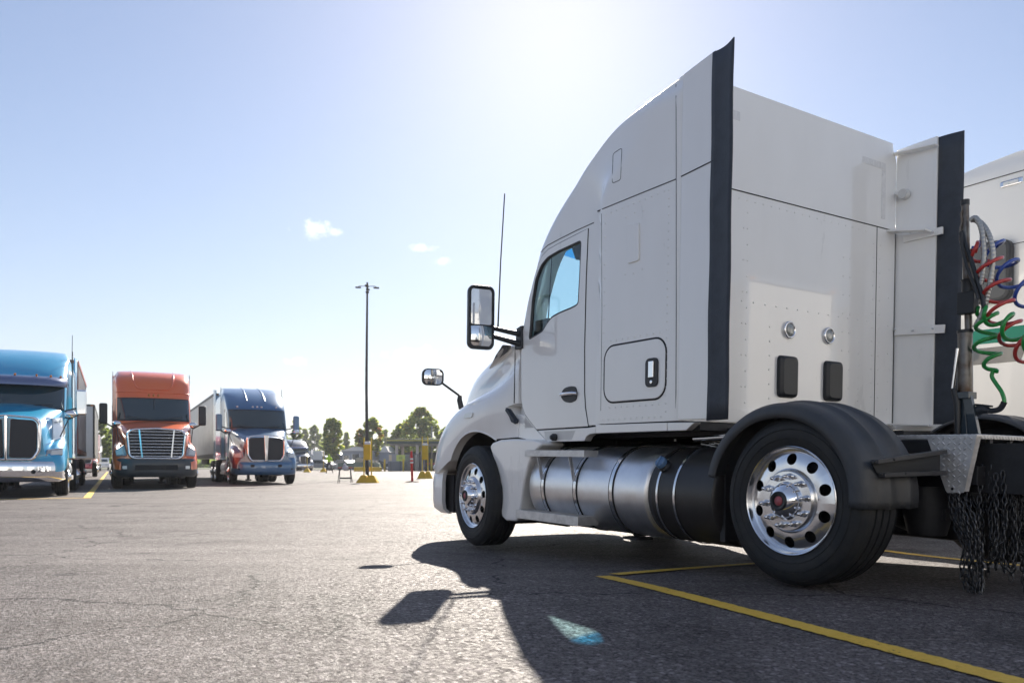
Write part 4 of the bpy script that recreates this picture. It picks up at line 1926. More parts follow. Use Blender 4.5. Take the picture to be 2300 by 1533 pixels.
m.build('pole_clamp', BLACKPL, pole, bevel=.004)
m = MB()
for (x0, y0, x1, y1, w_) in ((2158, 882, 2165, 975, .022), (2172, 882, 2192, 975, .03), (2162, 882, 2178, 975, .018)):
    m.bar(P(x0, y0, 'Y', .03), P(x1, y1 + 3, 'Y', .03), w_, .05)
q = P(2166, 888, 'Y', .02)
m.box(q, (.1, .09, .04))
m.build('pole_stand', mat('blue_black_steel', (.02, .035, .05), .35, coat=.5), pole, bevel=.003)
m = MB()
m.tube([P(2152, 782, 'Y', .06), P(2146, 830, 'Y', .06), P(2140, 875, 'Y', .06)], .011, 8)
m.build('pole_spring', CHROME, pole)
m = MB()
m.tube([P(2142, 872, 'Y', .06), P(2150, 905, 'Y', .06), P(2151, 976, 'Y', .05)], [.018, .02, .016], 8)
m.build('pole_cylinder', BLACKPL, pole)
# brown chain-like lashing by the pole top
m = MB()
m.tube([P(x, y, 'Y', .02) for x, y in [(2163, 472), (2159, 480), (2161, 500), (2157, 512), (2157, 540), (2163, 560)]], .007, 6)
m.build('pole_lashing', RUSTY, pole)
m = MB()
m.tube([P(x, y, 'Y', .05) for x, y in [(2160, 520), (2168, 548), (2180, 580), (2192, 620), (2206, 665), (2210, 690)]], .013, 7)
m.tube([P(x, y, 'Y', .07) for x, y in [(2158, 522), (2162, 560), (2172, 600), (2188, 640), (2198, 672)]], .01, 7)
m.build('bungee_strap', BLACKPL, pole)

HOSEM = {'red': mat('red_hose', (.5, .035, .03), .32, coat=.3), 'blue': mat('blue_hose', (.02, .07, .36), .32, coat=.3), 'green': mat('green_hose', (.01, .3, .05), .32, coat=.3)}


def coil(cen_px, amp, turns, r, colour, label, Y=0., ph=0, flat=.45, steps=30):
    """a coiled hose: helix round a drooping centre path"""
    cp_ = cr([P(x, y, 'Y', Y) for x, y in cen_px], 12)
    n = int(turns * steps)
    pts = []
    L_ = [0]
    for a, b in zip(cp_, cp_[1:]):
        L_.append(L_[-1] + (b - a).length)
    for i in range(n + 1):
        s = L_[-1] * i / n
        k = 0
        while k < len(L_) - 2 and L_[k + 1] < s:
            k += 1
        t = (s - L_[k]) / max(1e-6, L_[k + 1] - L_[k])
        c = cp_[k].lerp(cp_[k + 1], t)
        T = (cp_[k + 1] - cp_[k]).normalized()
        S = T.cross(Vector((1, 0, 0))).normalized()
        U = T.cross(S)
        a = ph + 2 * PI * i / steps
        e = min(1, i / steps * 1.5, (n - i) / steps * 1.5)
        wob = 1 + .12 * math.sin(i * .13)
        pts.append(c + (S * math.cos(a) * amp + U * math.sin(a) * amp * .8) * e * wob)
    m = MB()
    m.tube(pts, r, 8)
    return m.build('air_hose', HOSEM[colour], truck, label=label)


coil([(2182, 562), (2208, 560), (2224, 590), (2236, 650), (2256, 710), (2280, 760), (2330, 800), (2380, 810)], .088, 7, .011, 'red', 'red coiled air hose', Y=-.02)
coil([(2182, 556), (2215, 545), (2236, 570), (2262, 610), (2300, 650), (2350, 690), (2400, 700)], .088, 5, .011, 'blue', 'blue coiled electric cable', Y=-.12, ph=2)
coil([(2197, 690), (2215, 720), (2218, 770), (2226, 810), (2238, 835)], .075, 3.6, .012, 'green', 'green coiled electric cable', Y=.0, ph=PI)
coil([(2205, 690), (2240, 710), (2280, 740), (2340, 775), (2400, 770)], .08, 3.6, .012, 'green', 'green coiled cable leading to the right', Y=.03, ph=1)
m = MB()
m.tube(cr([P(x, y, 'Y', 0) for x, y in [(2232, 830), (2228, 845), (2238, 862), (2250, 880), (2256, 900), (2252, 913)]], 5), .012, 8)
m.build('cable_end', HOSEM['green'], truck)
m = MB()
m.tube(cr([P(x, y, 'Y', 0) for x, y in [(2256, 902), (2247, 917), (2232, 922), (2222, 922)]], 4), .017, 10)
m.tube([P(2222, 922, 'Y', 0), P(2208, 918, 'Y', 0), P(2190, 925, 'Y', 0)], [.018, .03, .034], 12)
m.bar(P(2190, 908, 'Y', 0), P(2228, 912, 'Y', 0), .03, .012)
m.build('cable_plug', BLACKPL, truck, bevel=.003)
for pxs, Y in (([(2180, 495), (2192, 490), (2205, 515), (2210, 560), (2208, 610), (2202, 640)], .04), ([(2184, 492), (2205, 502), (2222, 530), (2230, 570), (2226, 620), (2218, 660), (2208, 700), (2190, 735)], .02)):
    pts = cr([P(x, y, 'Y', Y) for x, y in pxs], 20)
    rr = [.0145 + (.0018 if (i // 2) % 2 else 0) for i in range(len(pts))]
    m = MB()
    m.tube(pts, rr, 10)
    m.build('armoured_hose', mat('hose_armour', (.42, .42, .41), .35, metal=.7), truck)

# ---- tyre chains hung behind the wheel, each link its own piece
lm = MB()
n = 10
pts = []
for k in range(n):
    a = 2 * PI * k / n
    pts.append(Vector((0, .0105 * math.cos(a), .0225 * math.copysign(abs(math.sin(a)) ** .7, math.sin(a)))))
lm.tube(pts, .0044, 5, closed=True)
LINK = lm.mesh('chain_link', mat('blackened_chain_steel', (.10, .105, .115), .36, metal=.85, var=.6, vscale=20))
ORD13 = ['first', 'second', 'third', 'fourth', 'fifth', 'sixth', 'seventh', 'eighth', 'ninth', 'tenth', 'eleventh', 'twelfth', 'thirteenth', 'fourteenth', 'fifteenth', 'sixteenth', 'seventeenth', 'eighteenth']
ORD7 = ORD13
random.seed(12)
strands = []
for k in range(7):      # bundle behind the gusset, leaning rearward
    t = k / 6
    strands.append(([(2128 + 34 * t, 1106), (2140 + 50 * t, 1160 + 20 * random.random()), (2165 + 40 * t, 1225), (2163 + 40 * t, 1290), (2180 + 26 * t, 1330 + 36 * random.random())], .57 - .05 * random.random()))
for k in range(18):
    x = 2196 + k * 11.5 + random.uniform(-5, 5)
    y1 = random.uniform(1215, 1335)
    strands.append(([(x, 1035 + random.uniform(-12, 25)), (x + random.uniform(-14, 14), 1110), (x + random.uniform(-14, 14), 1180), (x + random.uniform(-10, 10), y1)], .45 - .06 * random.random() - .014 * k))
for k in range(8):      # loops
    x = 2200 + k * 20 + random.uniform(-6, 6)
    w_ = random.uniform(18, 34)
    yb = random.uniform(1150, 1290)
    strands.append(([(x, 1050), (x - 3, yb - 40), (x + w_ / 2, yb), (x + w_, yb - 40), (x + w_ - 3, 1060)], .50 - .03 * k))
for i, (px, Y) in enumerate(strands):
    pts = cr([P(x, y, 'Y', Y) + Vector((0, random.uniform(-.02, .02), 0)) for x, y in px], 10)
    if i < 7:
        lab = ORD7[i] + ' tyre chain from the drive wheel in the bundle below the diamond-plate gusset'
        grp = 'tyre chains hanging below the gusset'
    elif i < 25:
        lab = ORD13[i - 7] + ' straight strand of black tyre chain from the left under the deck plate edge'
        grp = 'tyre chain strands hanging under the deck'
    else:
        lab = ORD13[i - 25] + ' looped tyre chain from the left under the rear edge of the deck plate'
        grp = 'looped tyre chains under the deck'
    top = M_T @ pts[0]
    th = thing('tyre_chain', lab, 'tyre chain', loc=top, group=grp)
    L_ = [0]
    for a, b in zip(pts, pts[1:]):
        L_.append(L_[-1] + (b - a).length)
    s, k2, tw = 0, 0, random.uniform(0, 3)
    R3 = M_T.to_3x3()
    while s < L_[-1]:
        while k2 < len(L_) - 2 and L_[k2 + 1] < s:
            k2 += 1
        t = (s - L_[k2]) / max(1e-6, L_[k2 + 1] - L_[k2])
        p = M_T @ pts[k2].lerp(pts[k2 + 1], t) - top
        d = (R3 @ (pts[k2 + 1] - pts[k2])).normalized()
        q = d.to_track_quat('Z', 'Y') @ Quaternion((0, 0, 1), tw)
        tw += PI / 2 + random.uniform(-.3, .3)
        link('chain_link', LINK, th, Matrix.Translation(p + Vector((random.uniform(-.002, .002),) * 3)) @ q.to_matrix().to_4x4())
        s += .0335
# ================================================================== SECOND WHITE TRUCK, RIGHT EDGE
def paint(name, col, metal=.0, rough=.35, flake=0):
    return mat(name, col, rough, metal=metal, coat=1, coat_rough=.04)


GREEN_S = mat('green_stripe', (.0, .24, .15), .5)
GREY_S = paint('grey_stripe', (.11, .105, .10))
M2 = M_T @ Matrix.Translation((0, -4.05, .06))
M2I = M2.inverted()
t2 = thing('semi_truck', 'white sleeper semi truck with green and grey side stripes cut off by the right edge', 'semi truck', matrix=M2)


def hwf2(x, z):
    w = 1.15 - .04 * sstep(1.75, 1.9, x)
    return w - .07 * sstep(3.2, 3.47, z) ** 2


hprof2 = hermite([(.84, 2.94), (1.9, 2.9), (2.3, 2.75), (2.7, 2.5), (3.0, 2.1), (3.25, 1.8), (3.38, 1.5), (3.44, 1.25), (3.475, .92)])
zs2 = [.95, 1.4, 1.9, 2.1, 2.3, 2.5, 2.7, 2.85, 3.0, 3.1, 3.2, 3.28, 3.34, 3.38, 3.41, 3.44, 3.455, 3.465, 3.475]
sh2 = cab_shell('cab_body', hprof2, hwf2, .62, zs2, t2, WHITE2, inner=False)
smooth_by_angle(sh2.data, 32)
h2 = link('hood', hood_mesh('hood', hood_st, WHITE2), t2)
boolean(h2, [link('cutter', cyl_cutter((3.62, 0, .335), .585, .55 * s, 1.5 * s), t2) for s in (1, -1)])
smooth_by_angle(h2.data, 40)


def P2(x, y, Y=1.153):
    return P(x, y, 'Y', Y - 4.05) + Vector((0, 4.05, -.06))


def stripe2(px, m_, name, off=1.1525):
    m = MB()
    m.prism([(p.x, p.z) for p in (P2(x, y) for x, y in px)], SIDE, 1.149, off)
    return m.build(name, m_, t2)


zt, zb = P2(2240, 737).z, P2(2240, 770).z
m = MB()
m.prism([(2.6, zt + .01), (.63, zt), (.63, zb), (2.6, zb + .02)], SIDE, 1.147, 1.1525)
m.build('green_stripe', GREEN_S, t2)
zg0, zg1 = P2(2240, 778).z, P2(2240, 815).z
e_ = P2(2292, 806)
m = MB()
m.prism([(2.6, zg0), (e_.x - .06, zg0), (e_.x, zg1), (2.6, zg1)], SIDE, 1.147, 1.1525)
m.build('grey_stripe', GREY_S, t2)
m = MB()
q = P2(2272, 410)
m.box((q.x, 1.15, q.z), (.2, .03, .06))
hb2 = m.build('clearance_lamp', CHROME, t2, bevel=.014)
m = MB()
m.box((q.x, 1.168, q.z), (.13, .01, .03))
m.build('lamp_lens', LENS, hb2, bevel=.004)
m = MB()
m.tube([Vector((2.1, 1.152, 3.25)), Vector((.63, 1.15, 3.27))], .004, 6)
m.tube([Vector((1.7, 1.152, 2.2)), Vector((1.7, 1.152, .96))], .004, 6)
m.tube([Vector((1.45, 1.152, 2.62)), Vector((.8, 1.152, 2.62))], .003, 6)
m.build('panel_gap', GAP, t2)
m = MB()
m.box((1.1, .6, 3.5), (1.1, .06, .05))
m.box((1.1, .3, 3.52), (.3, .3, .05))
m.build('roof_rail', WHITE2, t2, bevel=.01)
# side fairing at the cab rear
m = MB()
m.slab([Vector((.66, 1.17, 1.0)), Vector((.66, 1.17, 3.52)), Vector((.25, 1.22, 3.62)), Vector((.25, 1.22, 1.0))], [Vector((.66, 1.14, 1.0)), Vector((.66, 1.14, 3.52)), Vector((.25, 1.19, 3.62)), Vector((.25, 1.19, 1.0))])
m.build('side_extender', WHITE2, t2, bevel=.01)
# dark grey air intake on the cab side with ribs
q = P2(2238, 612)
m = MB()
m.prism(rrect(.36, .56, .08, 4, q.x + .02, q.z), SIDE, 1.15, 1.24)
iv = m.build('air_intake', GREYPL, t2, bevel=.02)
m = MB()
m.prism(rrect(.3, .5, .06, 4, q.x + .02, q.z), SIDE, 1.24, 1.245)
m.build('intake_cover', mat('mid_grey_plastic', (.09, .095, .1), .45), iv, bevel=.002)
for k in range(6):
    m = MB()
    m.box((q.x + .24 + .03 * k, 1.2, q.z + .01), (.014, .09, .44))
    m.build('intake_rib', PANEL if k % 2 else GREYPL, iv)
for s in (1, -1):
    wheel(t2, Vector((.1, 1.216 * s, .467)), s, detail=False)
    wheel(t2, Vector((3.586, 1.21 * s, .32)), s, detail=False)
    o = fl.copy()
    scene.collection.objects.link(o)
    o.parent = t2
    o.matrix_local = Matrix.Translation((.1, 0, 0)) @ Matrix.Scale(s, 4, (0, 1, 0))
m = MB()
for s in (1, -1):
    m.box((1.0, .43 * s, .66), (6.4, .08, .26))
m.box((1.8, 0, .85), (2.6, 2.0, .3))
m.build('frame_rail', STEEL, t2)
m = MB()
m.lathe([(.001, 1.4), (.32, 1.4), (.32, 2.7), (.001, 2.7)], 40, (0, .8, .47), axis='X')
m.build('fuel_tank', BRUSH, t2)
m = MB()
m.box((2.2, 1.118, 1.98), (.9, .02, .6))
m.build('side_window', DARKGLASS, t2, bevel=.02)
plan_shell(plan, .095, .53, .04, 'bumper', WHITE2, t2, taper=.03)

# ================================================================== TRAILERS
TRW = mat('trailer_white', (.74, .74, .72), .38, coat=.4, var=.08, vscale=1.5)
TRS = mat('trailer_ribbed_aluminium', (.50, .51, .53), .38, metal=.6, var=.15, vscale=2)
TRB = mat('trailer_dark_trim', (.03, .03, .034), .5)
TRR = mat('trailer_rust_red_trim', (.28, .05, .03), .5)


def trailer(label, M, side=None, length=14.6, h0=1.12, h1=4.05, wid=2.55, ribs=True, rearwards=True, trim=None, group=None, roof_lamps=True, lod=0):
    """origin at the front bottom centre on the ground; +X is the front"""
    side = side or TRW
    t = thing('semi_trailer', label, 'semi trailer', matrix=M, group=group)
    m = MB()
    m.box((-length / 2, 0, (h0 + h1) / 2), (length, wid, h1 - h0))
    m.build('trailer_body', side, t, bevel=.03)
    m = MB()
    for s in (1, -1):
        m.box((-length / 2, s * (wid / 2 + .006), h1 - .07), (length - .1, .03, .12))
        m.box((-length / 2, s * (wid / 2 + .006), h0 + .08), (length - .1, .03, .16))
    for s in (1, -1):
        m.box((.004, s * (wid / 2 - .03), (h0 + h1) / 2), (.05, .09, h1 - h0 - .05))
    m.box((.004, 0, h1 - .05), (.05, wid - .05, .1))
    m.build('trailer_rail', trim or ALU, t)
    if ribs:
        m = MB()
        n = int(length / .6)
        for k in range(1, n):
            for s in (1, -1):
                m.box((-k * length / n, s * (wid / 2 + .004), (h0 + h1) / 2), (.035, .016, h1 - h0 - .3))
        tag(m.build('side_rib', side, t), kind='stuff')
    else:
        m = MB()
        for k in range(1, 12):
            for s in (1, -1):
                m.box((-k * length / 12, s * (wid / 2 + .001), (h0 + h1) / 2), (.012, .006, h1 - h0 - .3))
        m.build('panel_joint', TRB, t)
    if roof_lamps:
        for s in (1, -1):
            m = MB()
            m.box((.035, s * (wid / 2 - .12), h1 - .06), (.03, .12, .05))
            m.build('marker_lamp', ORANGE_L, t)
    for s in (1, -1):
        m = MB()
        m.box((-2.2, s * .55, .55), (.12, .12, 1.1))
        m.box((-2.2, s * .55, .04), (.25, .25, .06))
        m.build('landing_leg', STEEL, t)
    m = MB()
    for s in (1, -1):
        m.box((-length + 2.2, .45 * s, .95), (3.6, .1, .3))
    m.build('bogie_frame', STEEL, t)
    for xw in (-length + 1.4, -length + 2.7):
        for s in (1, -1):
            wheel(t, Vector((xw, s * (wid / 2 - .02), .467)), s, detail=False)
    if rearwards:
        m = MB()
        m.box((-length - .02, 0, (h0 + h1) / 2), (.02, .02, h1 - h0 - .1))
        for s in (1, -1):
            for k in (.35, .8):
                m.box((-length - .03, s * k, (h0 + h1) / 2), (.03, .03, h1 - h0 - .2))
        m.build('rear_door_bar', ALU, t)
    return t


def heading(x, y, ang):
    """matrix of a thing at (x, y) whose +X points along ang"""
    return Matrix.Translation((x, y, 0)) @ Matrix.Rotation(ang, 4, 'Z')


A_ROW = math.atan2(-.8953, .4455)          # the parked row faces the camera
A_HERO = math.atan2(ef.y, ef.x)

# unseen trailers: pale bulk read from reflections, row added to bounce sun onto the cab
ORDW = ['first', 'second', 'third', 'fourth', 'fifth', 'sixth', 'seventh', 'eighth', 'ninth', 'tenth', 'eleventh']
first_tr = None
for k, L in enumerate((-20.2, -16.4, -12.6, -8.8, -5.0, -1.2, 2.6, 6.4, 10.2, 14.0, 17.8)):
    p = ef * (-2.6 if L < -4 else -5.2) + el_ * L
    lab = ORDW[k] + ' white box trailer from the right in the unseen row added behind the camera'
    if first_tr is None:
        tr_ = first_tr = trailer(lab, heading(p.x, p.y, A_HERO), ribs=False, length=12, group='unseen white trailers added behind the camera for bounced light')
    else:
        tr_ = copy_tree(first_tr)
        tr_['label'] = lab
        tr_.matrix_world = heading(p.x, p.y, A_HERO)


# ================================================================== PARKED ROW
TEAL = paint('teal_metallic_paint', (.02, .38, .66), metal=.1, rough=.3)
TEALHI = paint('silver_teal_paint', (.55, .62, .64), metal=.3, rough=.3)
ORNG = paint('orange_metallic_paint', (.90, .16, .03), metal=.03, rough=.3)
BLUE = paint('blue_metallic_paint', (.03, .14, .30), metal=.2, rough=.28)
SILV = paint('silver_fade_paint', (.36, .42, .50), metal=.4, rough=.3)
def painted_reflection():  # orange truck's red reflection painted into the blue, low on one side
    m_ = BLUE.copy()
    m_.name = 'blue_with_painted_wine_reflection'
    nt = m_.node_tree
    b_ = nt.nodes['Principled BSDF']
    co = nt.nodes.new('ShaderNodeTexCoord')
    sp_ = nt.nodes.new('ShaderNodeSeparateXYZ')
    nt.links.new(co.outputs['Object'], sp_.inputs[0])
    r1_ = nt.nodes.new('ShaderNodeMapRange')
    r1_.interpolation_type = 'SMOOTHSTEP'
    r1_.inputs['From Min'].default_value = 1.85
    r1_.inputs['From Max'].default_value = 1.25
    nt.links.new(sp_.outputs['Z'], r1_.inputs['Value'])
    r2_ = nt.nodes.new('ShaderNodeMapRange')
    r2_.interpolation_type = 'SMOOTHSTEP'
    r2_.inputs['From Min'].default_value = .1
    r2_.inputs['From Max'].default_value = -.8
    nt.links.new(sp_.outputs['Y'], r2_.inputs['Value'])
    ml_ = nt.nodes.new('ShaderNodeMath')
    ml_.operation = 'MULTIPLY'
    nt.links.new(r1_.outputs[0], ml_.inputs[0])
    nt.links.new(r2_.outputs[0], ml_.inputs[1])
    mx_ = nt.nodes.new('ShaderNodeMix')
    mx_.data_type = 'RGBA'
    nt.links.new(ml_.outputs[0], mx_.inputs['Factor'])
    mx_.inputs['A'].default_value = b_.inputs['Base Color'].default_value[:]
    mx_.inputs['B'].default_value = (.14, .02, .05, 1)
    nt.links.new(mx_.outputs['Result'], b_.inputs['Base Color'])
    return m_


BLUEREFL = painted_reflection()
REDP = paint('pink_red_paint', (.6, .06, .09), metal=.1)
DKBL = paint('dark_blue_paint', (.02, .045, .09), metal=.4)
MESH = mat('grille_mesh', (.035, .038, .045), .45, metal=.5)

row_st = [
    (-1.86, [(1.05, .85), (1.10, 1.2), (1.10, 1.5), (1.09, 1.75), (1.05, 1.95), (.95, 2.13), (0, 2.24)]),
    (-1.3, [(1.16, .80), (1.20, 1.1), (1.17, 1.35), (1.08, 1.48), (.98, 1.6), (.85, 1.99), (0, 2.12)]),
    (-.9, [(1.20, .75), (1.22, 1.05), (1.18, 1.28), (1.06, 1.4), (.93, 1.48), (.79, 1.86), (0, 2.00)]),
    (-.5, [(1.20, .70), (1.20, .9), (1.14, 1.15), (1.01, 1.27), (.87, 1.34), (.73, 1.73), (0, 1.89)]),
    (-.25, [(1.16, .62), (1.15, .8), (1.08, 1.0), (.96, 1.11), (.82, 1.2), (.69, 1.62), (0, 1.81)]),
    (-.10, [(1.04, .60), (1.02, .75), (.95, .9), (.86, .99), (.76, 1.08), (.64, 1.53), (0, 1.76)]),
]


def front_truck(label, M, kind, cabm, hoodm, lowm=None, top=4.0, group=None, sleeper=None):
    t = thing('semi_truck', label, 'semi truck', matrix=M, group=group)
    s_ = top / 4.0
    pr = hermite([(.9, -2.0), (2.1, -2.02), (2.3, -2.1), (2.6, -2.24), (2.9, -2.40), (3.1, -2.6), (3.35, -2.95), (3.6, -3.4), (3.8, -3.95), (3.93, -4.5), (4.0, -5.2)])
    if kind == 'dome':          # fuller, rounder roof
        pr = hermite([(.9, -2.0), (2.1, -2.02), (2.3, -2.1), (2.6, -2.24), (2.9, -2.38), (3.1, -2.48), (3.4, -2.62), (3.6, -2.8), (3.75, -3.05), (3.88, -3.45), (3.96, -4.1), (4.0, -5.2)])

    def wf(x, z):
        w = 1.13 + .08 * (1 - sstep(-3.5, -3.1, x))
        if kind == 'dome':
            return w - .16 * sstep(3.5, 4.0, z) ** 2
        return w - .2 * sstep(3.2, 4.0, z) ** 2
    zz = [.95, 1.5, 2.0, 2.2, 2.4, 2.6, 2.8, 2.95, 3.1, 3.25, 3.4, 3.5, 3.6, 3.68, 3.75, 3.81, 3.86, 3.9, 3.93, 3.96, 3.98, 4.0]
    o = cab_shell('cab_body', pr, wf, -5.5, zz, t, cabm, dx=.42, inner=False, pw=2.5)
    smooth_by_angle(o.data, 32)

    def patch(z0, z1, a0, a1, off, name, m_, nz=8, na=24, shape=None):
        rows = []
        for i in range(nz + 1):
            z = z0 + (z1 - z0) * i / nz
            we = wf(pr(z), z) + off
            row = []
            for k in range(na + 1):
                a = a0 + (a1 - a0) * k / na
                y = math.copysign(abs(math.cos(a)) ** (2 / 2.5), math.cos(a)) * we
                row.append(Vector((pr(z) + (.42 + off) * math.sin(a), y, z)))
            rows.append(row)
        m = MB()
        m.grid(rows)
        return m.build(name, m_, t)
    e = math.radians(19)
    patch(2.16, 2.93, e, PI - e, .006, 'windscreen_surround', BLACKPL)
    w_ = patch(2.21, 2.89, e + .05, PI - e - .05, .012, 'windscreen', DARKGLASS)
    if kind == 'dome':
        m = MB()
        m.bar((-1.66, 0, 2.2), (-1.93, 0, 2.9), .03, .02)
        m.build('windscreen_divider', BLACKPL, t)
    for s in (1, -1):
        m = MB()
        m.tube([Vector((-1.6, .1 * s, 2.2)), Vector((-1.62, .55 * s, 2.27)), Vector((-1.7, .85 * s, 2.3))], .012, 5)
        m.build('wiper', BLACKPL, t)
    # hood
    st = row_st
    if kind == 'dome':
        st = [(x, [(y, z * .985) for y, z in q[:4]] + [(q[4][0] + .04, q[4][1]), (min(q[5][0] + .17, 1.0), q[5][1] - .02), (0, q[6][1] - .03)]) for x, q in row_st]
    if kind == 'tall':
        st = [(x, [(y, z) for y, z in q[:5]] + [(q[5][0], q[5][1] + .08), (0, q[6][1] + .1)]) for x, q in row_st]
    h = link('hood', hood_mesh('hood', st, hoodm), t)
    boolean(h, [link('cutter', cyl_cutter((-1.12, 0, .47), .57, .6 * s, 1.5 * s), t) for s in (1, -1)])
    smooth_by_angle(h.data, 40)
    if kind == 'tall':
        hb_ = bvh_of(h)
        for s in (1, -1):
            pp = round_poly([(-.6, 1.36), (-.95, 1.9), (-1.75, 1.98), (-1.78, 1.58), (-1.1, 1.42)], .05)
            L3 = []
            for i_ in range(len(pp)):
                a_, b_ = Vector(pp[i_]), Vector(pp[(i_ + 1) % len(pp)])
                for k_ in range(2):
                    q_ = a_.lerp(b_, k_ / 2)
                    ht = hb_.ray_cast(Vector((q_.x, 2.5 * s, q_.y)), Vector((0, -s, 0)))
                    L3.append((ht[0] or Vector((q_.x, 1.0 * s, q_.y)), Vector((0, s, .2))))
            m = MB()
            m.slab([a_ + b_ * .02 for a_, b_ in L3], [a_ - b_ * .03 for a_, b_ in L3])
            m.build('hood_flash', TEALHI, t)
    # bumper
    pl_ = [(-.75, -1.2), (-.45, -1.19), (-.18, -1.08), (.0, -.75), (.06, 0), (.0, .75), (-.18, 1.08), (-.45, 1.19), (-.75, 1.2)][::-1]
    bm_ = {'dome': mat('grey_bumper_plastic', (.035, .045, .055), .45, coat=.3), 'tall': CHROME}.get(kind, lowm or hoodm)
    z0, z1 = {'dome': (.36, .93), 'tall': (.36, .84), 'shield': (.36, .84)}[kind]
    bmp = plan_shell(pl_, z0, z1, .05, 'bumper', bm_, t, taper=.04)
    if kind == 'dome':
        m = MB()
        m.box((.045, 0, .66), (.03, 1.2, .16))
        m.box((.052, 0, .66), (.03, .5, .14))
        m.build('bumper_intake', GAP, bmp, bevel=.01)
        for s in (1, -1):
            m = MB()
            m.prism(rrect(.18, .1, .03, 3, .86 * s, .66), BACK, -.1, -.02)
            m.build('fog_lamp', LENS, bmp, bevel=.008)
    elif kind == 'shield':
        for s in (1, -1):
            m = MB()
            m.prism(rrect(.14, .1, .03, 3, .5 * s, .7), BACK, -.02, .055)
            m.build('tow_opening', GAP, bmp)
            m = MB()
            m.box((-.12, .86 * s, .58), (.03, .3, .05), Matrix.Rotation(-.5 * s, 3, 'Z'))
            m.build('bumper_intake', GAP, bmp)
    else:
        for s in (1, -1):
            m = MB()
            m.prism([(.55 * s + .05 * math.cos(2 * PI * k / 16), .6 + .05 * math.sin(2 * PI * k / 16)) for k in range(16)], BACK, -.02, .05)
            m.build('tow_opening', GAP, bmp)
    # grille
    if kind == 'dome':
        outer = round_poly([(-.66, .90), (.66, .90), (.80, 1.0), (.86, 1.72), (.70, 1.84), (0, 1.88), (-.70, 1.84), (-.86, 1.72), (-.80, 1.0)], .07)
        inn = [(u * .915, 1.38 + (v - 1.38) * .88) for u, v in outer]
        m = MB()
        n = len(outer)
        A = [Vector((-.06 - .12 * abs(u) ** 2, u, v)) for u, v in outer]
        B = [Vector((.09 - .12 * abs(u) ** 2, u * .975, 1.38 + (v - 1.38) * .97)) for u, v in outer]
        Cc = [Vector((.08 - .12 * abs(u) ** 2, u, v)) for u, v in inn]
        D = [Vector((-.02 - .12 * abs(u) ** 2, u, v)) for u, v in inn]
        m.grid([A, B, Cc, D], True, True)
        gr_ = m.build('grille', CHROME, t)
        m = MB()
        m.add([Vector((-.005 - .12 * abs(u) ** 2, u, v)) for u, v in inn], [tuple(range(n))])
        m.build('grille_backing', GAP, gr_)
        for k in range(9):
            v = 1.0 + k * .094
            w = .70 + .09 * (v - .96) / .8
            m = MB()
            m.tube([Vector((.05 - .12 * (w * j) ** 2, w * j, v)) for j in (-1, -.6, -.2, .2, .6, 1)], .017, 6)
            m.build('grille_slat', ALU, gr_)
        for s in (1, -1):
            m = MB()
            m.bar((.07, .40 * s, .97), (.04, .48 * s, 1.80), .05, .04)
            m.build('grille_post', CHROME, gr_)
    else:
        gt = 1.80 if kind == 'shield' else 1.86
        gb_ = .88
        for s in (1, -1):
            poly = round_poly([(.06 * s, gb_ + .05), (.52 * s, gb_ + .05), (.60 * s, gb_ + .2), (.62 * s, gt - .12), (.55 * s, gt - .05), (.09 * s, gt - .03)], .05)
            m = MB()
            m.prism(poly, BACK, -.07, .005)
            m.build('grille_mesh', MESH, t)
        outer = round_poly([(-.56, gb_ - .02), (.56, gb_ - .02), (.70, gb_ + .2), (.71, gt - .08), (.6, gt + .03), (0, gt + .08), (-.6, gt + .03), (-.71, gt - .08), (-.70, gb_ + .2)], .08)
        inn = [(u * .90, 1.34 + (v - 1.34) * .91) for u, v in outer]
        m = MB()
        A = [Vector((-.16, u, v)) for u, v in outer]
        B = [Vector((.03, u * .98, 1.34 + (v - 1.34) * .98)) for u, v in outer]
        Cc = [Vector((.025, u, v)) for u, v in inn]
        D = [Vector((-.08, u, v)) for u, v in inn]
        m.grid([A, B, Cc, D], True, True)
        gr_ = m.build('grille', CHROME, t)
        m = MB()
        sw_, st_ = (.045, .085) if kind == 'shield' else (.025, .03)
        m.slab([Vector((.05, -sw_, gb_)), Vector((.05, sw_, gb_)), Vector((.06, st_, gt + .05)), Vector((.06, -st_, gt + .05))], [Vector((-.08, -sw_, gb_)), Vector((-.08, sw_, gb_)), Vector((-.08, st_, gt + .05)), Vector((-.08, -st_, gt + .05))])
        m.build('grille_spine', CHROME, gr_, bevel=.015)
    # lamps
    for s in (1, -1):
        hl = {'dome': [(-.16, .78, 1.0), (-.3, 1.1, .98), (-.42, 1.13, 1.18), (-.28, .86, 1.36)], 'shield': [(-.14, .74, .96), (-.36, 1.1, .98), (-.42, 1.1, 1.16), (-.2, .78, 1.24)],
              'tall': [(-.14, .74, .95), (-.36, 1.12, .98), (-.42, 1.12, 1.18), (-.2, .78, 1.12)]}[kind]
        pts = [Vector((x, y * s, z)) for x, y, z in hl]
        c_ = sum(pts, Vector()) / 4
        n_ = Vector((.9, .42 * s, .1)).normalized()
        m = MB()
        m.slab([c_ + (p - c_) * .92 + n_ * .085 for p in pts], [p - n_ * .1 for p in pts])
        l_ = m.build('headlight', HEAD, t, bevel=.02)
        m = MB()
        m.slab([c_ + (p - c_) * .6 + n_ * .09 + Vector((0, .07 * s, -.02)) * .5 for p in pts], [c_ + (p - c_) * .6 + n_ * .05 for p in pts])
        m.build('headlight_lens', LENS, l_, bevel=.01)
    mk = {'dome': (3.02, (-.14, 0, .14), ORANGE_L), 'shield': (3.04, (-.17, 0, .17, -.75, .75), LENS), 'tall': (3.10, (), ORANGE_L)}[kind]
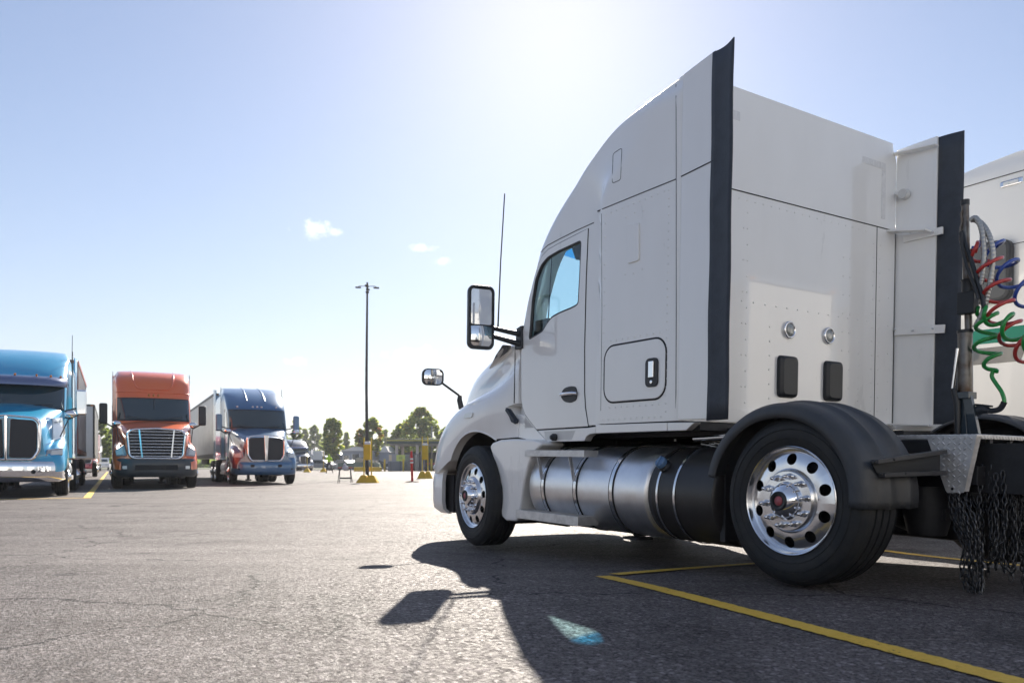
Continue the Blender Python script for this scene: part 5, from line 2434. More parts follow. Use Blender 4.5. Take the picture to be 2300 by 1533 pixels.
    for y in mk[1]:
        m = MB()
        m.sphere((pr(mk[0]) + .42 * (1 - (abs(y) / 1.13) ** 2.5) ** .4 + .0, y, mk[0]), .05, 8, 6, (1, .9, .7) if kind != 'dome' else (1, .7, 1.1))
        m.build('roof_lamp', mk[2], t)
    if kind == 'tall':
        # painted sun visor over the windscreen with small lamps
        rows = []
        for z, o_ in ((3.06, .03), (3.0, .22), (2.78, .30)):
            we = wf(pr(z), z)
            rows.append([Vector((pr(z) + (.42 + o_) * math.sin(a), math.copysign(abs(math.cos(a)) ** .8, math.cos(a)) * (we + .03), z)) for a in [.2 + (PI - .4) * k / 24 for k in range(25)]])
        m = MB()
        m.grid(rows)
        v_ = m.build('sun_visor', paint('violet_grey_visor', (.12, .16, .30), metal=.4), t)
        sv = v_.modifiers.new('solid', 'SOLIDIFY')
        sv.thickness = .02
        for k in range(7):
            a = .55 + (PI - 1.1) * k / 6
            z = 3.02
            m = MB()
            m.sphere((pr(z) + .58 * math.sin(a), math.copysign(abs(math.cos(a)) ** .8, math.cos(a)) * wf(pr(z), z), z + .03), .035, 6, 4)
            m.build('visor_lamp', ORANGE_L, v_)
    else:
        # raised outline panel and creases on the roof fairing
        if kind == 'dome':
            pts = []
            for z, y in ((3.93, .66), (3.75, .64), (3.5, .60), (3.3, .52), (3.24, .40), (3.23, .2), (3.23, 0)):
                pts.append((z, y))
            pts = pts + [(z, -y) for z, y in pts[::-1][1:]]
            P3 = []
            for z, y in pts:
                we = wf(pr(z), z)
                P3.append(Vector((pr(z) + .425 * (1 - (abs(y) / we) ** 2.5) ** .4, y, z)))
            m = MB()
            m.tube(cr(P3, 5), .022, 6)
            m.build('roof_panel_ridge', cabm, t)
            m = MB()
            m.tube([Vector((pr(3.12) + .425 * math.sin(a), math.copysign(abs(math.cos(a)) ** .8, math.cos(a)) * (wf(pr(3.12), 3.12) + .003), 3.12)) for a in [.1 + (PI - .2) * k / 24 for k in range(25)]], .02, 6)
            m.build('roof_joint', cabm, t)
        else:
            for s in (1, -1):
                P3 = []
                for z in (3.96, 3.85, 3.7, 3.5, 3.3):
                    y = .33 + .04 * (4 - z)
                    we = wf(pr(z), z)
                    P3.append(Vector((pr(z) + .42 * (1 - (y / we) ** 2.5) ** .4, y * s, z)))
                m = MB()
                m.tube(cr(P3, 5), .03, 6)
                m.build('roof_ridge', cabm, t)
    # side window, door joint, steps, tank
    for s in (1, -1):
        m = MB()
        m.prism(round_poly([(-2.85, 2.2), (-2.15, 2.1), (-2.2, 2.35), (-2.42, 2.82), (-2.85, 2.88)], .06), SIDE, s * 1.12, s * 1.142)
        m.build('side_window', DARKGLASS, t)
        m = MB()
        m.tube([Vector((-2.95, s * 1.133, z)) for z in (1.05, 2.95)], .01, 5)
        m.tube([Vector((-3.55, s * 1.212, z)) for z in (1.05, 3.9)], .01, 5)
        m.build('door_gap', GAP, t)
        m = MB()
        m.lathe([(.001, -3.9), (.33, -3.9), (.33, -2.2), (.001, -2.2)], 28, (0, .86 * s, .62), axis='X')
        m.build('fuel_tank', BRUSH, t)
        m = MB()
        m.box((-3.0, 1.2 * s, .42), (1.2, .06, .1))
        m.box((-2.6, 1.2 * s, .85), (.6, .06, .08))
        m.build('step', CAST, t)
        m = MB()
        m.prism([(-1.72, .38), (-1.75, 1.1), (-2.2, 1.1), (-2.25, .38)], SIDE, s * .9, s * 1.18)
        m.build('front_fairing', lowm or hoodm, t, bevel=.03)
        m = MB()
        m.slab([Vector((-5.5, s * 1.21, 1.0)), Vector((-5.5, s * 1.2, 3.95)), Vector((-5.95, s * 1.24, 4.0)), Vector((-5.95, s * 1.24, 1.0))], [Vector((-5.5, s * 1.18, 1.0)), Vector((-5.5, s * 1.17, 3.95)), Vector((-5.95, s * 1.21, 4.0)), Vector((-5.95, s * 1.21, 1.0))])
        m.build('side_extender', cabm, t)
        # mirrors
        mh_ = {'dome': BLACKPL, 'shield': BLUE, 'tall': CHROME}[kind]
        if sleeper:
            mh_ = sleeper
        m = MB()
        m.box((-1.86, 1.48 * s, 2.38), (.14, .24, .66))
        mi_ = m.build('mirror', mh_, t, bevel=.05)
        m = MB()
        m.box((-1.94, 1.48 * s, 2.38), (.01, .2, .58))
        m.build('mirror_glass', MIRROR, mi_)
        m = MB()
        m.tube([Vector((-1.95, 1.1 * s, 2.0)), Vector((-1.9, 1.2 * s, 1.95)), Vector((-1.86, 1.46 * s, 2.1))], .026, 6)
        if kind != 'dome':
            m.tube([Vector((-1.95, 1.1 * s, 2.15)), Vector((-1.86, 1.46 * s, 2.25))], .024, 6)
        m.build('mirror_arm', BLACKPL, t)
        m = MB()
        m.sphere((-.8, 1.28 * s if kind != 'dome' else 1.1 * s, 2.02), .14, 12, 8, (.5, .9, .6))
        m.build('hood_mirror', CHROME, t)
        m = MB()
        m.tube([Vector((-.85, 1.05 * s, 1.45)), Vector((-.82, (1.26 if kind != 'dome' else 1.1) * s, 1.95))], .014, 5)
        m.build('hood_mirror_arm', BLACKPL, t)
        wheel(t, Vector((-1.15, s * 1.21, .467)), s, detail=False)
        for xw in (-5.2, -6.5):
            wheel(t, Vector((xw, s * 1.25, .467)), s, detail=False)
            wheel(t, Vector((xw, s * .9, .467)), s, detail=False)
        if kind == 'tall' and s > 0 and not sleeper:
            m = MB()
            m.tube([Vector((-3.2, 1.2 * s, 2.6)), Vector((-3.2, 1.22 * s, 4.3))], .009, 5)
            m.build('antenna', BLACKPL, t)
    m = MB()
    for s in (1, -1):
        m.box((-4, .43 * s, .8), (7.2, .09, .28))
    m.box((-1.7, 0, .9), (2.0, .8, .8))
    m.box((-.6, 0, .62), (.7, 1.7, .4))
    m.box((-3.5, 0, .95), (3.8, 2.0, .1))
    m.build('frame_rail', STEEL, t)
    m = MB()
    m.tube([Vector((-1.15, -1, .42)), Vector((-1.15, 1, .42))], .07, 8)
    m.build('front_axle', STEEL, t)
    if s_ != 1:
        t.matrix_world = M @ Matrix.Scale(s_, 4)
    return t


def at_px(x, depth):
    return (x - CX) / F_PX * depth, depth


# bumper centres of the three big trucks of the row
bx, by = at_px(352, 25.8)
front_truck('orange sleeper semi truck with slatted chrome grille parked between the teal and blue trucks', heading(bx, by, A_ROW), 'dome', ORNG, ORNG, top=4.2)
back = Vector((-.4455, .8953, 0))
p = Vector((bx, by, 0)) + back * 6.3
trailer('white trailer coupled behind the orange truck', heading(p.x, p.y, A_ROW), side=TRW)
bx, by = at_px(13, 18.9)
front_truck('teal sleeper semi truck with chrome bumper and visor at the left edge', heading(bx, by, A_ROW), 'tall', TEAL, TEAL, lowm=TEAL, top=4.08)
p = Vector((bx, by, 0)) + back * 6.3
trailer('silver ribbed trailer with rust red front trim coupled behind the teal truck', heading(p.x, p.y, A_ROW), side=TRS, trim=TRR, h1=4.05, length=8.6)
bx, by = at_px(598, 31.6)
tb = front_truck('dark blue sleeper semi truck with tall split grille parked right of the orange truck', heading(bx, by, A_ROW), 'shield', BLUE, BLUEREFL, lowm=BLUE, top=4.2)
p = Vector((bx, by, 0)) + back * 6.3
trailer('silver ribbed trailer coupled behind the dark blue truck', heading(p.x, p.y, A_ROW), side=TRS, trim=TRB)

# second file of trucks farther back in the same stalls
vp = recede
bxx, byy = at_px(189, 80)
front_truck('small distant red and pink semi truck behind the teal truck', heading(bxx, byy, A_ROW), 'shield', REDP, REDP, lowm=REDP, sleeper=CHROME)
p = Vector((bxx, byy, 0)) + back * 6.3
trailer('distant white trailer behind the small red truck', heading(p.x, p.y, A_ROW), side=TRW)
bxx, byy = at_px(152, 43)
trailer('dark fronted trailer parked behind the silver trailer of the teal truck', heading(bxx, byy, A_ROW), side=TRW, trim=TRB, length=12)
bxx, byy = at_px(686, 99)
front_truck('small distant dark blue and silver semi truck right of the blue truck', heading(bxx, byy, A_ROW + .12), 'tall', DKBL, DKBL, lowm=DKBL, sleeper=CHROME)
# ================================================================== FAR THINGS
random.seed(5)
YEL = mat('safety_yellow', (.80, .50, .02), .5, var=.15, vscale=3)
YELPOST = mat('yellow_post', (.75, .55, .05), .5)
WHT = mat('white_plastic', (.8, .8, .82), .4)
POLE = mat('bronze_pole', (.06, .05, .045), .5, metal=.3)
REDPL = mat('red_plastic_post', (.62, .03, .03), .45)
CONC = mat('light_concrete', (.42, .40, .37), .8, var=.2, vscale=2)
DARKBASE = mat('dark_rubber_base', (.03, .028, .026), .8)


def gz(p):
    return Vector((p.x, p.y, ground_z(p.x, p.y)))


def trapezoid(m, c, w, d, h, top=.35):
    m.box((c[0], c[1], c[2] + h / 2), (w, d, h), taper=(top, top))


# lamp pole
p = W(825, 43)
t = thing('street_lamp', 'tall dark lot light pole with a ring of lamp heads on top', 'street lamp', loc=p)
m = MB()
m.tube([Vector((0, 0, 0)), Vector((-.05, 0, 5)), Vector((0, 0, 10.55))], [.10, .075, .05], 12)
m.build('pole', POLE, t)
m = MB()
m.lathe([(.001, 9.93), (.08, 9.98), (.11, 10.04), (.05, 10.1)], 14, axis='Z')
m.lathe([(.02, 10.3), (.12, 10.32), (.12, 10.34), (.02, 10.36)], 14, axis='Z')
m.build('ring_hub', POLE, t)
for k in range(4):
    a = 2 * PI * k / 4 + .12
    d = Vector((math.cos(a), math.sin(a), 0))
    m = MB()
    m.tube([d * .1 + Vector((0, 0, 10.34)), d * .42 + Vector((0, 0, 10.36))], .018, 5)
    m.build('lamp_arm', POLE, t)
    m = MB()
    m.box(d * .48 + Vector((0, 0, 10.27)), (.30, .2, .055), Matrix.Rotation(a, 3, 'Z'), )
    m.tube([d * .45 + Vector((0, 0, 10.35)), d * .47 + Vector((0, 0, 10.27))], .03, 5)
    m.build('lamp_head', POLE, t, bevel=.02)


def sign_stand(label, p, posts=((-.1, 0),), box=None, h=2.0, base=(.62, .34), group='yellow weighted sign stands'):
    t = thing('sign_stand', label, 'sign stand', loc=p, group=group)
    for x, y in posts:
        m = MB()
        trapezoid(m, (x, y, 0), base[0], base[0], base[1])
        m.build('weighted_base', YEL, t, bevel=.03)
        m = MB()
        m.tube([Vector((x, y, base[1] - .05)), Vector((x, y, h))], .03, 8)
        m.build('post', YELPOST, t)
    if box:
        x, z0, z1, w = box
        m = MB()
        m.box((x, -.05, (z0 + z1) / 2), (w, .2, z1 - z0))
        b_ = m.build('sign_panel', YEL, t, bevel=.03)
        m = MB()
        m.box((x, -.05, z1 + .045), (w * .96, .19, .13))
        m.build('white_cap', WHT, b_, bevel=.03)
    return t


sign_stand('yellow sign stand with tall boxed panel at the foot of the light pole', W(826, 34.5), ((-.17, .05), (.17, -.05)), (.0, .98, 1.66, .25), h=1.95)
sign_stand('yellow sign stand with boxed panel right of the red delineator post', W(955, 44.5), ((-.16, .0), (.14, .1)), (.0, 1.05, 1.85, .30), h=2.35, base=(.55, .42))
sign_stand('thin yellow stand without a panel beside the distant blue truck', W(690, 82), ((0, 0),), None, h=2.1, base=(.7, .4))
sign_stand('thin yellow stand without a panel left of the walking person', W(727, 84), ((0, 0),), None, h=2.2, base=(.7, .4))

# red delineator
p = W(926, 36)
t = thing('delineator_post', 'red and white delineator post on a wide dark base', 'delineator post', loc=p)
m = MB()
m.lathe([(.001, 0), (.30, 0), (.30, .02), (.1, .05), (.001, .05)], 24, axis='Z')
m.build('rubber_base', DARKBASE, t)
tilt = Matrix.Rotation(-.03, 4, 'Y')
m = MB()
m.lathe([(.055, .05), (.055, .78), (.068, .80), (.068, 1.12), (.055, 1.14), (.055, 1.24), (.045, 1.3), (.05, 1.36), (.035, 1.40), (.001, 1.41)], 18, axis='Z')
m.v = [tuple(tilt @ Vector(v)) for v in m.v]
po = m.build('post', REDPL, t)
for z in (.84, 1.0):
    m = MB()
    m.lathe([(.0695, z), (.0695, z + .075)], 18, axis='Z')
    m.v = [tuple(tilt @ Vector(v)) for v in m.v]
    m.build('reflective_band', WHT, po)

# folding barricade with a bag on it
p = W(775, 34.5)
t = thing('folding_stand', 'folding metal stand with a white cloth bag on its top bar', 'folding stand', loc=p)
for x in (-.25, .25):
    for s in (1, -1):
        m = MB()
        m.bar((x * 1.1, .18 * s, 0), (x * .9, 0, .64), .025, .025)
        m.build('leg', STEEL, t)
m = MB()
m.box((0, .12, .2), (.52, .03, .07))
m.build('cross_board', STEEL, t)
m = MB()
m.box((0, 0, .655), (.62, .09, .06))
m.build('top_bar', mat('faded_red_bar', (.4, .12, .08), .6), t)
bag = MB()
bag.sphere((0, 0, .0), .14, 14, 8, (1, .6, .8))
bag.sphere((-.03, 0, .13), .07, 10, 6)
bo = bag.build('cloth_bag', mat('pale_cloth', (.6, .6, .64), .9), None)
bo.location = p + Vector((.03, -.07, .64))
tag(bo, 'pale cloth bag hanging over the folding stand', 'bag')

# walking person in a hi-vis jacket
p = W(739, 73)
SK = [((0, 0, .92), .15), ((0, 0, 1.12), .145), ((0, 0.03, 1.36), .18), ((0, .05, 1.5), .07), ((0, .07, 1.62), .1), ((0, .07, 1.74), .085)]
body = bpy.data.meshes.new('body')
vs = [(0, 0, .93), (0, .01, 1.12), (0, .03, 1.34), (0, .05, 1.49), (0, .08, 1.62), (0, .08, 1.72),
      (-.1, 0, .88), (-.17, .02, .5), (-.22, .12, .08), (-.22, .0, .04),
      (.1, 0, .88), (.2, -.05, .5), (.32, .1, .1), (.33, -.03, .05),
      (-.2, .03, 1.40), (-.29, -.02, 1.14), (-.16, -.16, 1.02), (-.08, -.2, 1.02),
      (.2, .03, 1.40), (.29, -.02, 1.14), (.18, -.16, 1.04), (.1, -.2, 1.04)]
rad = [.15, .14, .17, .06, .10, .085, .095, .07, .045, .04, .095, .07, .045, .04, .07, .055, .04, .035, .07, .055, .04, .035]
ed = [(0, 1), (1, 2), (2, 3), (3, 4), (4, 5), (0, 6), (6, 7), (7, 8), (8, 9), (0, 10), (10, 11), (11, 12), (12, 13), (2, 14), (14, 15), (15, 16), (16, 17), (2, 18), (18, 19), (19, 20), (20, 21)]


def skin_body(name, vs, ed, rad, material, parent, loc=(0, 0, 0), grow=0):
    me = bpy.data.meshes.new(name)
    me.from_pydata(vs, ed, [])
    o = link(name, me, parent)
    o.location = loc
    sk = o.modifiers.new('skin', 'SKIN')
    for v, r in zip(me.skin_vertices[0].data, rad):
        v.radius = (r + grow, (r + grow) * .85)
    me.skin_vertices[0].data[0].use_root = True
    sk.use_smooth_shade = True
    ss = o.modifiers.new('sub', 'SUBSURF')
    ss.levels = ss.render_levels = 1
    me.materials.append(material)
    return o


per = thing('person', 'person in a yellow hi-vis hooded jacket and dark trousers walking across the lot', 'person', loc=p, rz=.25)
skin_body('body', vs, ed, rad, mat('skin', (.4, .24, .17), .6), per)
HV = mat('hi_vis_fabric', (.52, .78, .03), .8)
TRO = mat('dark_trousers', (.03, .035, .05), .8)
jv = [vs[0], vs[1], vs[2], vs[3], (0, .09, 1.63), (0, .1, 1.74), vs[14], vs[15], vs[16], vs[18], vs[19], vs[20]]
skin_body('hooded_jacket', jv, [(0, 1), (1, 2), (2, 3), (3, 4), (4, 5), (2, 6), (6, 7), (7, 8), (2, 9), (9, 10), (10, 11)], [.17, .16, .18, .09, .115, .095, .085, .07, .055, .085, .07, .055], HV, per)
skin_body('trousers', [vs[0], vs[6], vs[7], (-.22, .11, .14), vs[10], vs[11], (.315, .09, .15)], [(0, 1), (1, 2), (2, 3), (0, 4), (4, 5), (5, 6)], [.155, .11, .085, .06, .11, .085, .06], TRO, per)
for x, y, z in ((-.22, .04, .05), (.325, .02, .07)):
    m = MB()
    m.sphere((x, y, z), .12, 10, 6, (.45, 1, .5))
    m.build('shoe', DARKBASE, per)

# low yellow barriers
for i, (x0, x1, dpt, lab) in enumerate(((796, 826, 92, 'left section of the low yellow kerb barrier behind the light pole'), (828, 857, 93, 'right section of the low yellow kerb barrier behind the light pole'))):
    a, b_ = W(x0, dpt), W(x1, dpt)
    m = MB()
    m.prism([(-.3, 0), (.3, 0), (.22, .5), (-.22, .5)], lambda u, v, w: Vector((w, u, v)), 0, b_.x - a.x)
    o = m.build('kerb_barrier', YEL, None, bevel=.03)
    o.location = a
    tag(o, lab, 'barrier', 'low yellow kerb barriers')
for x, d_, lab in ((864, 96, 'yellow steel bollard left of the grey bin enclosure'), (906, 94, 'yellow steel bollard in front of the grey bin enclosure'), (969, 95, 'yellow steel bollard beside the small red machine'), (987, 60, 'thin yellow post at the right near the white truck bumper')):
    p = W(x, d_)
    m = MB()
    m.lathe([(.001, 0), (.12, 0), (.12, 1.35), (.09, 1.45), (.001, 1.48)], 14, axis='Z')
    o = m.build('bollard', YELPOST, None)
    o.location = p
    tag(o, lab, 'bollard', 'yellow bollards by the shelter')

# canopy shelter with its enclosures
D = 97
sh = thing('shelter', 'flat roofed open shelter with green and yellow fascia on pale columns', 'shelter', loc=W(930, D + 2))
k = (D + 2) / 1800
x0, x1 = (872 - 930) * k, (1035 - 930) * k
m = MB()
m.box(((x0 + x1) / 2, 2, (1043 - 991) * k + .78), (x1 - x0, 6.5, .62))
roof = m.build('roof', mat('dark_green_fascia', (.05, .085, .085), .5), sh, bevel=.05)
m = MB()
m.box(((x0 + x1) / 2, -1.3, (1043 - 989) * k + .78), (x1 - x0 + .1, .14, .16))
m.build('fascia_stripe', mat('yellow_fascia', (.55, .5, .12), .5), roof)
m = MB()
m.box(((x0 + x1) / 2, 2, (1043 - 998) * k + .78), (x1 - x0 - .6, 6, .2))
m.build('soffit', CONC, roof)
for px_ in (893, 939, 985, 1025):
    for y in (-.8, 4.6):
        m = MB()
        m.box(((px_ - 930) * k, y, 1.6), (.32, .32, 3.3))
        m.build('column', mat('pale_column', (.62, .54, .48), .7), sh)
m = MB()
m.box((2, 5.2, 1.2), (x1 - x0 - 1, .15, 2.4))
m.build('back_wall', mat('dark_screen', (.03, .045, .05), .8), sh)
# grey enclosure, machines
def simple_box(nm, lab, cat, px0, px1, y0, d_, hgt_px, material, depth=1.5, bev=.04, z0=0, group=None):
    a, b_ = W(px0, d_), W(px1, d_)
    h = (HZ - hgt_px) / F_PX * d_ + CAM_Z
    t = thing(nm, lab, cat, loc=((a.x + b_.x) / 2, d_, z0), group=group)
    m = MB()
    m.box((0, depth / 2, (h - z0) / 2), (b_.x - a.x, depth, h - z0))
    m.build('body', material, t, bevel=bev)
    return t, b_.x - a.x, h


t, w_, h_ = simple_box('bin_enclosure', 'long grey steel bin enclosure under the shelter edge', 'enclosure', 871, 906, 0, 95.5, 1036, mat('grey_blue_steel', (.16, .19, .24), .5))
for q in (-.3, .3):
    m = MB()
    m.box((q * w_, -.02, h_ / 2), (.04, .03, h_ * .9))
    m.build('panel_joint', STEEL, t)
t, w_, h_ = simple_box('vending_cabinet', 'cream and grey cabinet standing on the long grey enclosure', 'cabinet', 873, 892, 0, 96.3, 1019, mat('grey_cabinet', (.38, .38, .42), .5))
m = MB()
m.box((-w_ * .3, -.03, h_ * .78), (w_ * .35, .04, h_ * .35))
m.build('cream_panel', mat('cream', (.72, .62, .46), .6), t)
# yellow-green sign board on a post
t = thing('sign_board', 'small yellow-green sign board on a yellow post before the shelter', 'sign', loc=W(900, 94.6))
m = MB()
m.box((0, 0, 1.58), (1.05, .06, .72))
bd_ = m.build('board', mat('lime_sign', (.62, .72, .16), .5), t, bevel=.01)
m = MB()
for zz_, ww_ in ((1.72, .42), (1.58, .46), (1.46, .36)):
    m.box((.0, -.035, zz_), (ww_, .012, .07))
m.build('lettering', mat('sign_ink', (.28, .34, .1), .6), bd_)
m = MB()
m.tube([Vector((.35, .05, 0)), Vector((.35, .05, 1.5))], .06, 8)
m.build('post', YELPOST, t)
for x0_, x1_, y_, lab, mt_, dd in ((909, 921, 1020, 'tall grey cylinder tank cabinet left of the delineator top', 'g1', 98), (930, 942, 1019, 'dark grey gas cage right of the delineator', 'g2', 97.5), (943, 952, 1021, 'grey machine cabinet right of the gas cage', 'g3', 98.5)):
    c_ = {'g1': (.3, .33, .34), 'g2': (.09, .09, .1), 'g3': (.32, .31, .35)}[mt_]
    t, w_, h_ = simple_box('machine_cabinet', lab, 'cabinet', x0_, x1_, 0, dd, y_, mat('cabinet_' + mt_, c_, .55, var=.5, vscale=4), group='machine cabinets under the shelter')
    for q in (-.25, .0, .25):
        m = MB()
        m.box((q * w_, -.02, h_ / 2), (.03, .03, h_ * .92))
        m.build('cage_bar', ALU, t)
t = thing('vent_pipe', 'thin pale vent pipe standing up behind the shelter roof', 'pipe', loc=W(970, 104))
m = MB()
m.tube([Vector((0, 0, 0)), Vector((0, 0, 5.6))], .09, 8)
m.build('pipe', CONC, t)
m = MB()
m.lathe([(.09, 5.6), (.16, 5.62), (.16, 5.72), (.001, 5.76)], 10, axis='Z')
m.build('pipe_cap', CONC, t)
# red machine low at the right
t = thing('red_sports_bike', 'dark red motorcycle parked at the shelter beside the white truck bumper', 'motorcycle', loc=W(972, 96.5))
m = MB()
m.sphere((-.05, 0, .85), .32, 14, 8, (1.4, .5, .6))
m.sphere((.5, 0, .75), .28, 12, 8, (.9, .5, .9))
m.box((-.5, 0, .92), (.6, .25, .12))
m.build('body', mat('dark_red', (.3, .02, .03), .4, coat=1), t, bevel=.03)
for x in (-.68, .72):
    m = MB()
    m.tube([Vector((x + .3 * math.cos(a), 0, .33 + .3 * math.sin(a))) for a in [2 * PI * k / 20 for k in range(20)]], .055, 6, closed=True)
    m.build('wheel', TYRE, t)
m = MB()
m.tube([Vector((.72, 0, .33)), Vector((.5, 0, .95)), Vector((.42, .3, 1.08))], .03, 5)
m.build('fork', STEEL, t)

# small passenger vehicles: lofted body with glass, wheels, lamps
def small_car(label, cat, M, paint_, kind='sedan', group=None, name='parked_car'):
    t = thing(name, label, cat, matrix=M, group=group)
    if kind == 'pickup':
        prof = [(-2.7, .45), (-2.72, 1.02), (-.75, 1.05), (-.62, 1.12), (-.35, 1.72), (.75, 1.74), (1.35, 1.15), (2.5, 1.02), (2.68, .85), (2.7, .42)]
        glass = [(-.5, 1.14), (-.3, 1.65), (.7, 1.67), (1.22, 1.15)]
        wx = (-1.75, 1.75)
    else:
        prof = [(-2.3, .35), (-2.35, .85), (-1.7, .98), (-1.1, 1.42), (.3, 1.45), (1.05, .98), (2.1, .82), (2.3, .6), (2.3, .32)]
        glass = [(-1.45, .98), (-1.02, 1.37), (.26, 1.39), (.88, .98)]
        wx = (-1.4, 1.4)
    m = MB()
    m.prism(round_poly(prof, .12, 3), SIDE, -.9, .9)
    bo_ = m.build('body', paint_, t)
    boolean(bo_, [link('cutter', cyl_cutter((x, 0, .34), .40, .6 * s, 1.2 * s, 24), t) for x in wx for s in (1, -1)])
    b__ = bo_.modifiers.new('bevel', 'BEVEL')
    b__.width, b__.segments, b__.limit_method = .07, 3, 'ANGLE'
    for s in (1, -1):
        m = MB()
        m.prism(glass, SIDE, s * .88, s * .905)
        m.build('side_glass', DARKGLASS, t)
    # windscreens
    (xa, za), (xb, zb_) = glass[3], glass[2]
    m = MB()
    m.slab([Vector((xa + .16, -.72, za + .03)), Vector((xa + .16, .72, za + .03)), Vector((xb + .1, .62, zb_)), Vector((xb + .1, -.62, zb_))],
           [Vector((xa + .06, -.72, za)), Vector((xa + .06, .72, za)), Vector((xb, .62, zb_ - .03)), Vector((xb, -.62, zb_ - .03))])
    m.build('windscreen', DARKGLASS, t)
    for s in (1, -1):
        m = MB()
        m.box((prof[-2][0] - .02, .62 * s, prof[-2][1] - .04), (.1, .34, .14))
        m.build('headlight', LENS, t, bevel=.03)
        m = MB()
        m.box((prof[0][0] - .01, .68 * s, .72), (.06, .25, .16))
        m.build('tail_lamp', RED_L, t, bevel=.02)
        for x in wx:
            wheel(t, Vector((x, .88 * s, .34)), s, detail=False, scale=.74)
    return t


SILVER = paint('silver_paint', (.45, .47, .5), metal=.5)
GREENC = paint('dark_green_paint', (.03, .09, .07), metal=.3)
small_car('dark green pickup truck parked behind the low yellow barrier', 'pickup truck', heading(*at_px(808, 106), .05), GREENC, 'pickup', name='pickup_truck')
small_car('silver car parked between the column-shaped tree and the green pickup', 'car', heading(*at_px(771, 112), 2.6), SILVER)
small_car('white pickup seen head-on far down the aisle behind the red truck', 'pickup truck', heading(*at_px(229, 112), A_ROW), WHITE2, 'pickup', name='pickup_truck')
small_car('silver car parked in front of the white delivery van', 'car', heading(*at_px(713, 108), 3.0), SILVER)
small_car('dark car under the trees right of the green pickup', 'car', heading(*at_px(848, 116), .2), DKBL)

# white box van and camper
t = thing('delivery_van', 'white box van parked behind the person with the hi-vis jacket', 'van', matrix=heading(*at_px(709, 118), .04))
m = MB()
m.box((-.6, 0, 1.75), (3.4, 2.2, 2.1))
m.build('cargo_box', TRW, t, bevel=.08)
m = MB()
m.prism(round_poly([(1.1, .4), (1.1, 2.1), (1.6, 2.1), (2.0, 1.35), (2.5, 1.2), (2.55, .4)], .1), SIDE, -1, 1)
m.prism([(-2.3, .35), (1.1, .35), (1.1, .7), (-2.3, .7)], SIDE, -1, 1)
cb = m.build('cab', TRW, t, bevel=.05)
for s in (1, -1):
    m = MB()
    m.prism([(1.2, 1.35), (1.2, 1.95), (1.55, 1.95), (1.85, 1.35)], SIDE, s * .99, s * 1.01)
    m.build('side_window', DARKGLASS, t)
    for x in (-1.5, 1.7):
        wheel(t, Vector((x, .98 * s, .38)), s, detail=False, scale=.8)
m = MB()
m.box((-1.5, -1.12, 1.9), (.5, .04, .6))
m.build('side_vent', STEEL, t)

# houses / sheds with white roofs behind the green pickup
def shed(label, px0, px1, eave, ridge, d_, wallm, roofm, depth=9, windows=()):
    k = d_ / F_PX
    a, b_ = W(px0, d_), W(px1, d_)
    w = b_.x - a.x
    he = (HZ - eave) * k + CAM_Z
    hr = (HZ - ridge) * k + CAM_Z
    t = thing('shed', label, 'building', loc=((a.x + b_.x) / 2, d_, 0))
    m = MB()
    m.box((0, depth / 2, he / 2), (w, depth, he))
    m.build('wall', wallm, t)
    m = MB()
    m.prism([(-w / 2 - .3, he), (w / 2 + .3, he), (w / 2 - .2, he + .12), (w * .1, hr), (-w * .1, hr), (-w / 2 + .2, he + .12)], lambda u, v, ww: Vector((u, ww, v)), -.3, depth + .3)
    m.build('roof', roofm, t)
    for wx0, wx1, wy0, wy1 in windows:
        m = MB()
        m.box((((wx0 + wx1) / 2 - (px0 + px1) / 2) * k, -.02, (HZ - (wy0 + wy1) / 2) * k + CAM_Z), ((wx1 - wx0) * k, .08, (wy1 - wy0) * k))
        f_ = m.build('window', mat('window_dark_recess', (.03, .035, .045), .2, coat=.5), t)
        m = MB()
        for q in (-.5, .5):
            m.box((((wx0 + wx1) / 2 - (px0 + px1) / 2 + q * (wx1 - wx0)) * k, -.08, (HZ - (wy0 + wy1) / 2) * k + CAM_Z), (.1, .05, (wy1 - wy0) * k + .1))
        m.build('window_frame', TRW, f_)
    return t


SHW = mat('grey_siding', (.34, .36, .42), .7)
ROOFW = mat('pale_roof', (.72, .70, .68), .5)
shed('grey building with pale roof and two dark bays behind the green pickup', 768, 834, 1012, 1003, 128, SHW, ROOFW, windows=((771, 784, 1023, 1036), (791, 808, 1019, 1034)))
shed('small grey shed with pale roof between the orange tree and the shelter', 852, 876, 1015, 1001, 131, SHW, ROOFW)
shed('low grey building behind the two parked silver cars', 735, 768, 1022, 1015, 132, SHW, ROOFW)

# ---------------------------------------------------------------- trees
def leaf_mat(name, col, trans):
    m = bpy.data.materials.new(name)
    m.use_nodes = True
    nt = m.node_tree
    b = nt.nodes['Principled BSDF']
    b.inputs['Base Color'].default_value = (*col, 1)
    b.inputs['Roughness'].default_value = .6
    tl = nt.nodes.new('ShaderNodeBsdfTranslucent')
    tl.inputs[0].default_value = (*trans, 1)
    mx = nt.nodes.new('ShaderNodeMixShader')
    mx.inputs[0].default_value = .6
    nt.links.new(b.outputs[0], mx.inputs[1])
    nt.links.new(tl.outputs[0], mx.inputs[2])
    nt.links.new(mx.outputs[0], nt.nodes['Material Output'].inputs['Surface'])
    return m


LG = [leaf_mat('leaf_green', (.10, .15, .035), (.40, .50, .08)), leaf_mat('leaf_yellow_green', (.17, .20, .04), (.66, .68, .12)), leaf_mat('leaf_dark', (.05, .085, .025), (.22, .32, .07)),
      leaf_mat('leaf_gold', (.22, .14, .03), (.5, .28, .04)), leaf_mat('leaf_orange', (.30, .10, .03), (.6, .2, .05))]
BARK = mat('bark', (.06, .05, .04), .9)


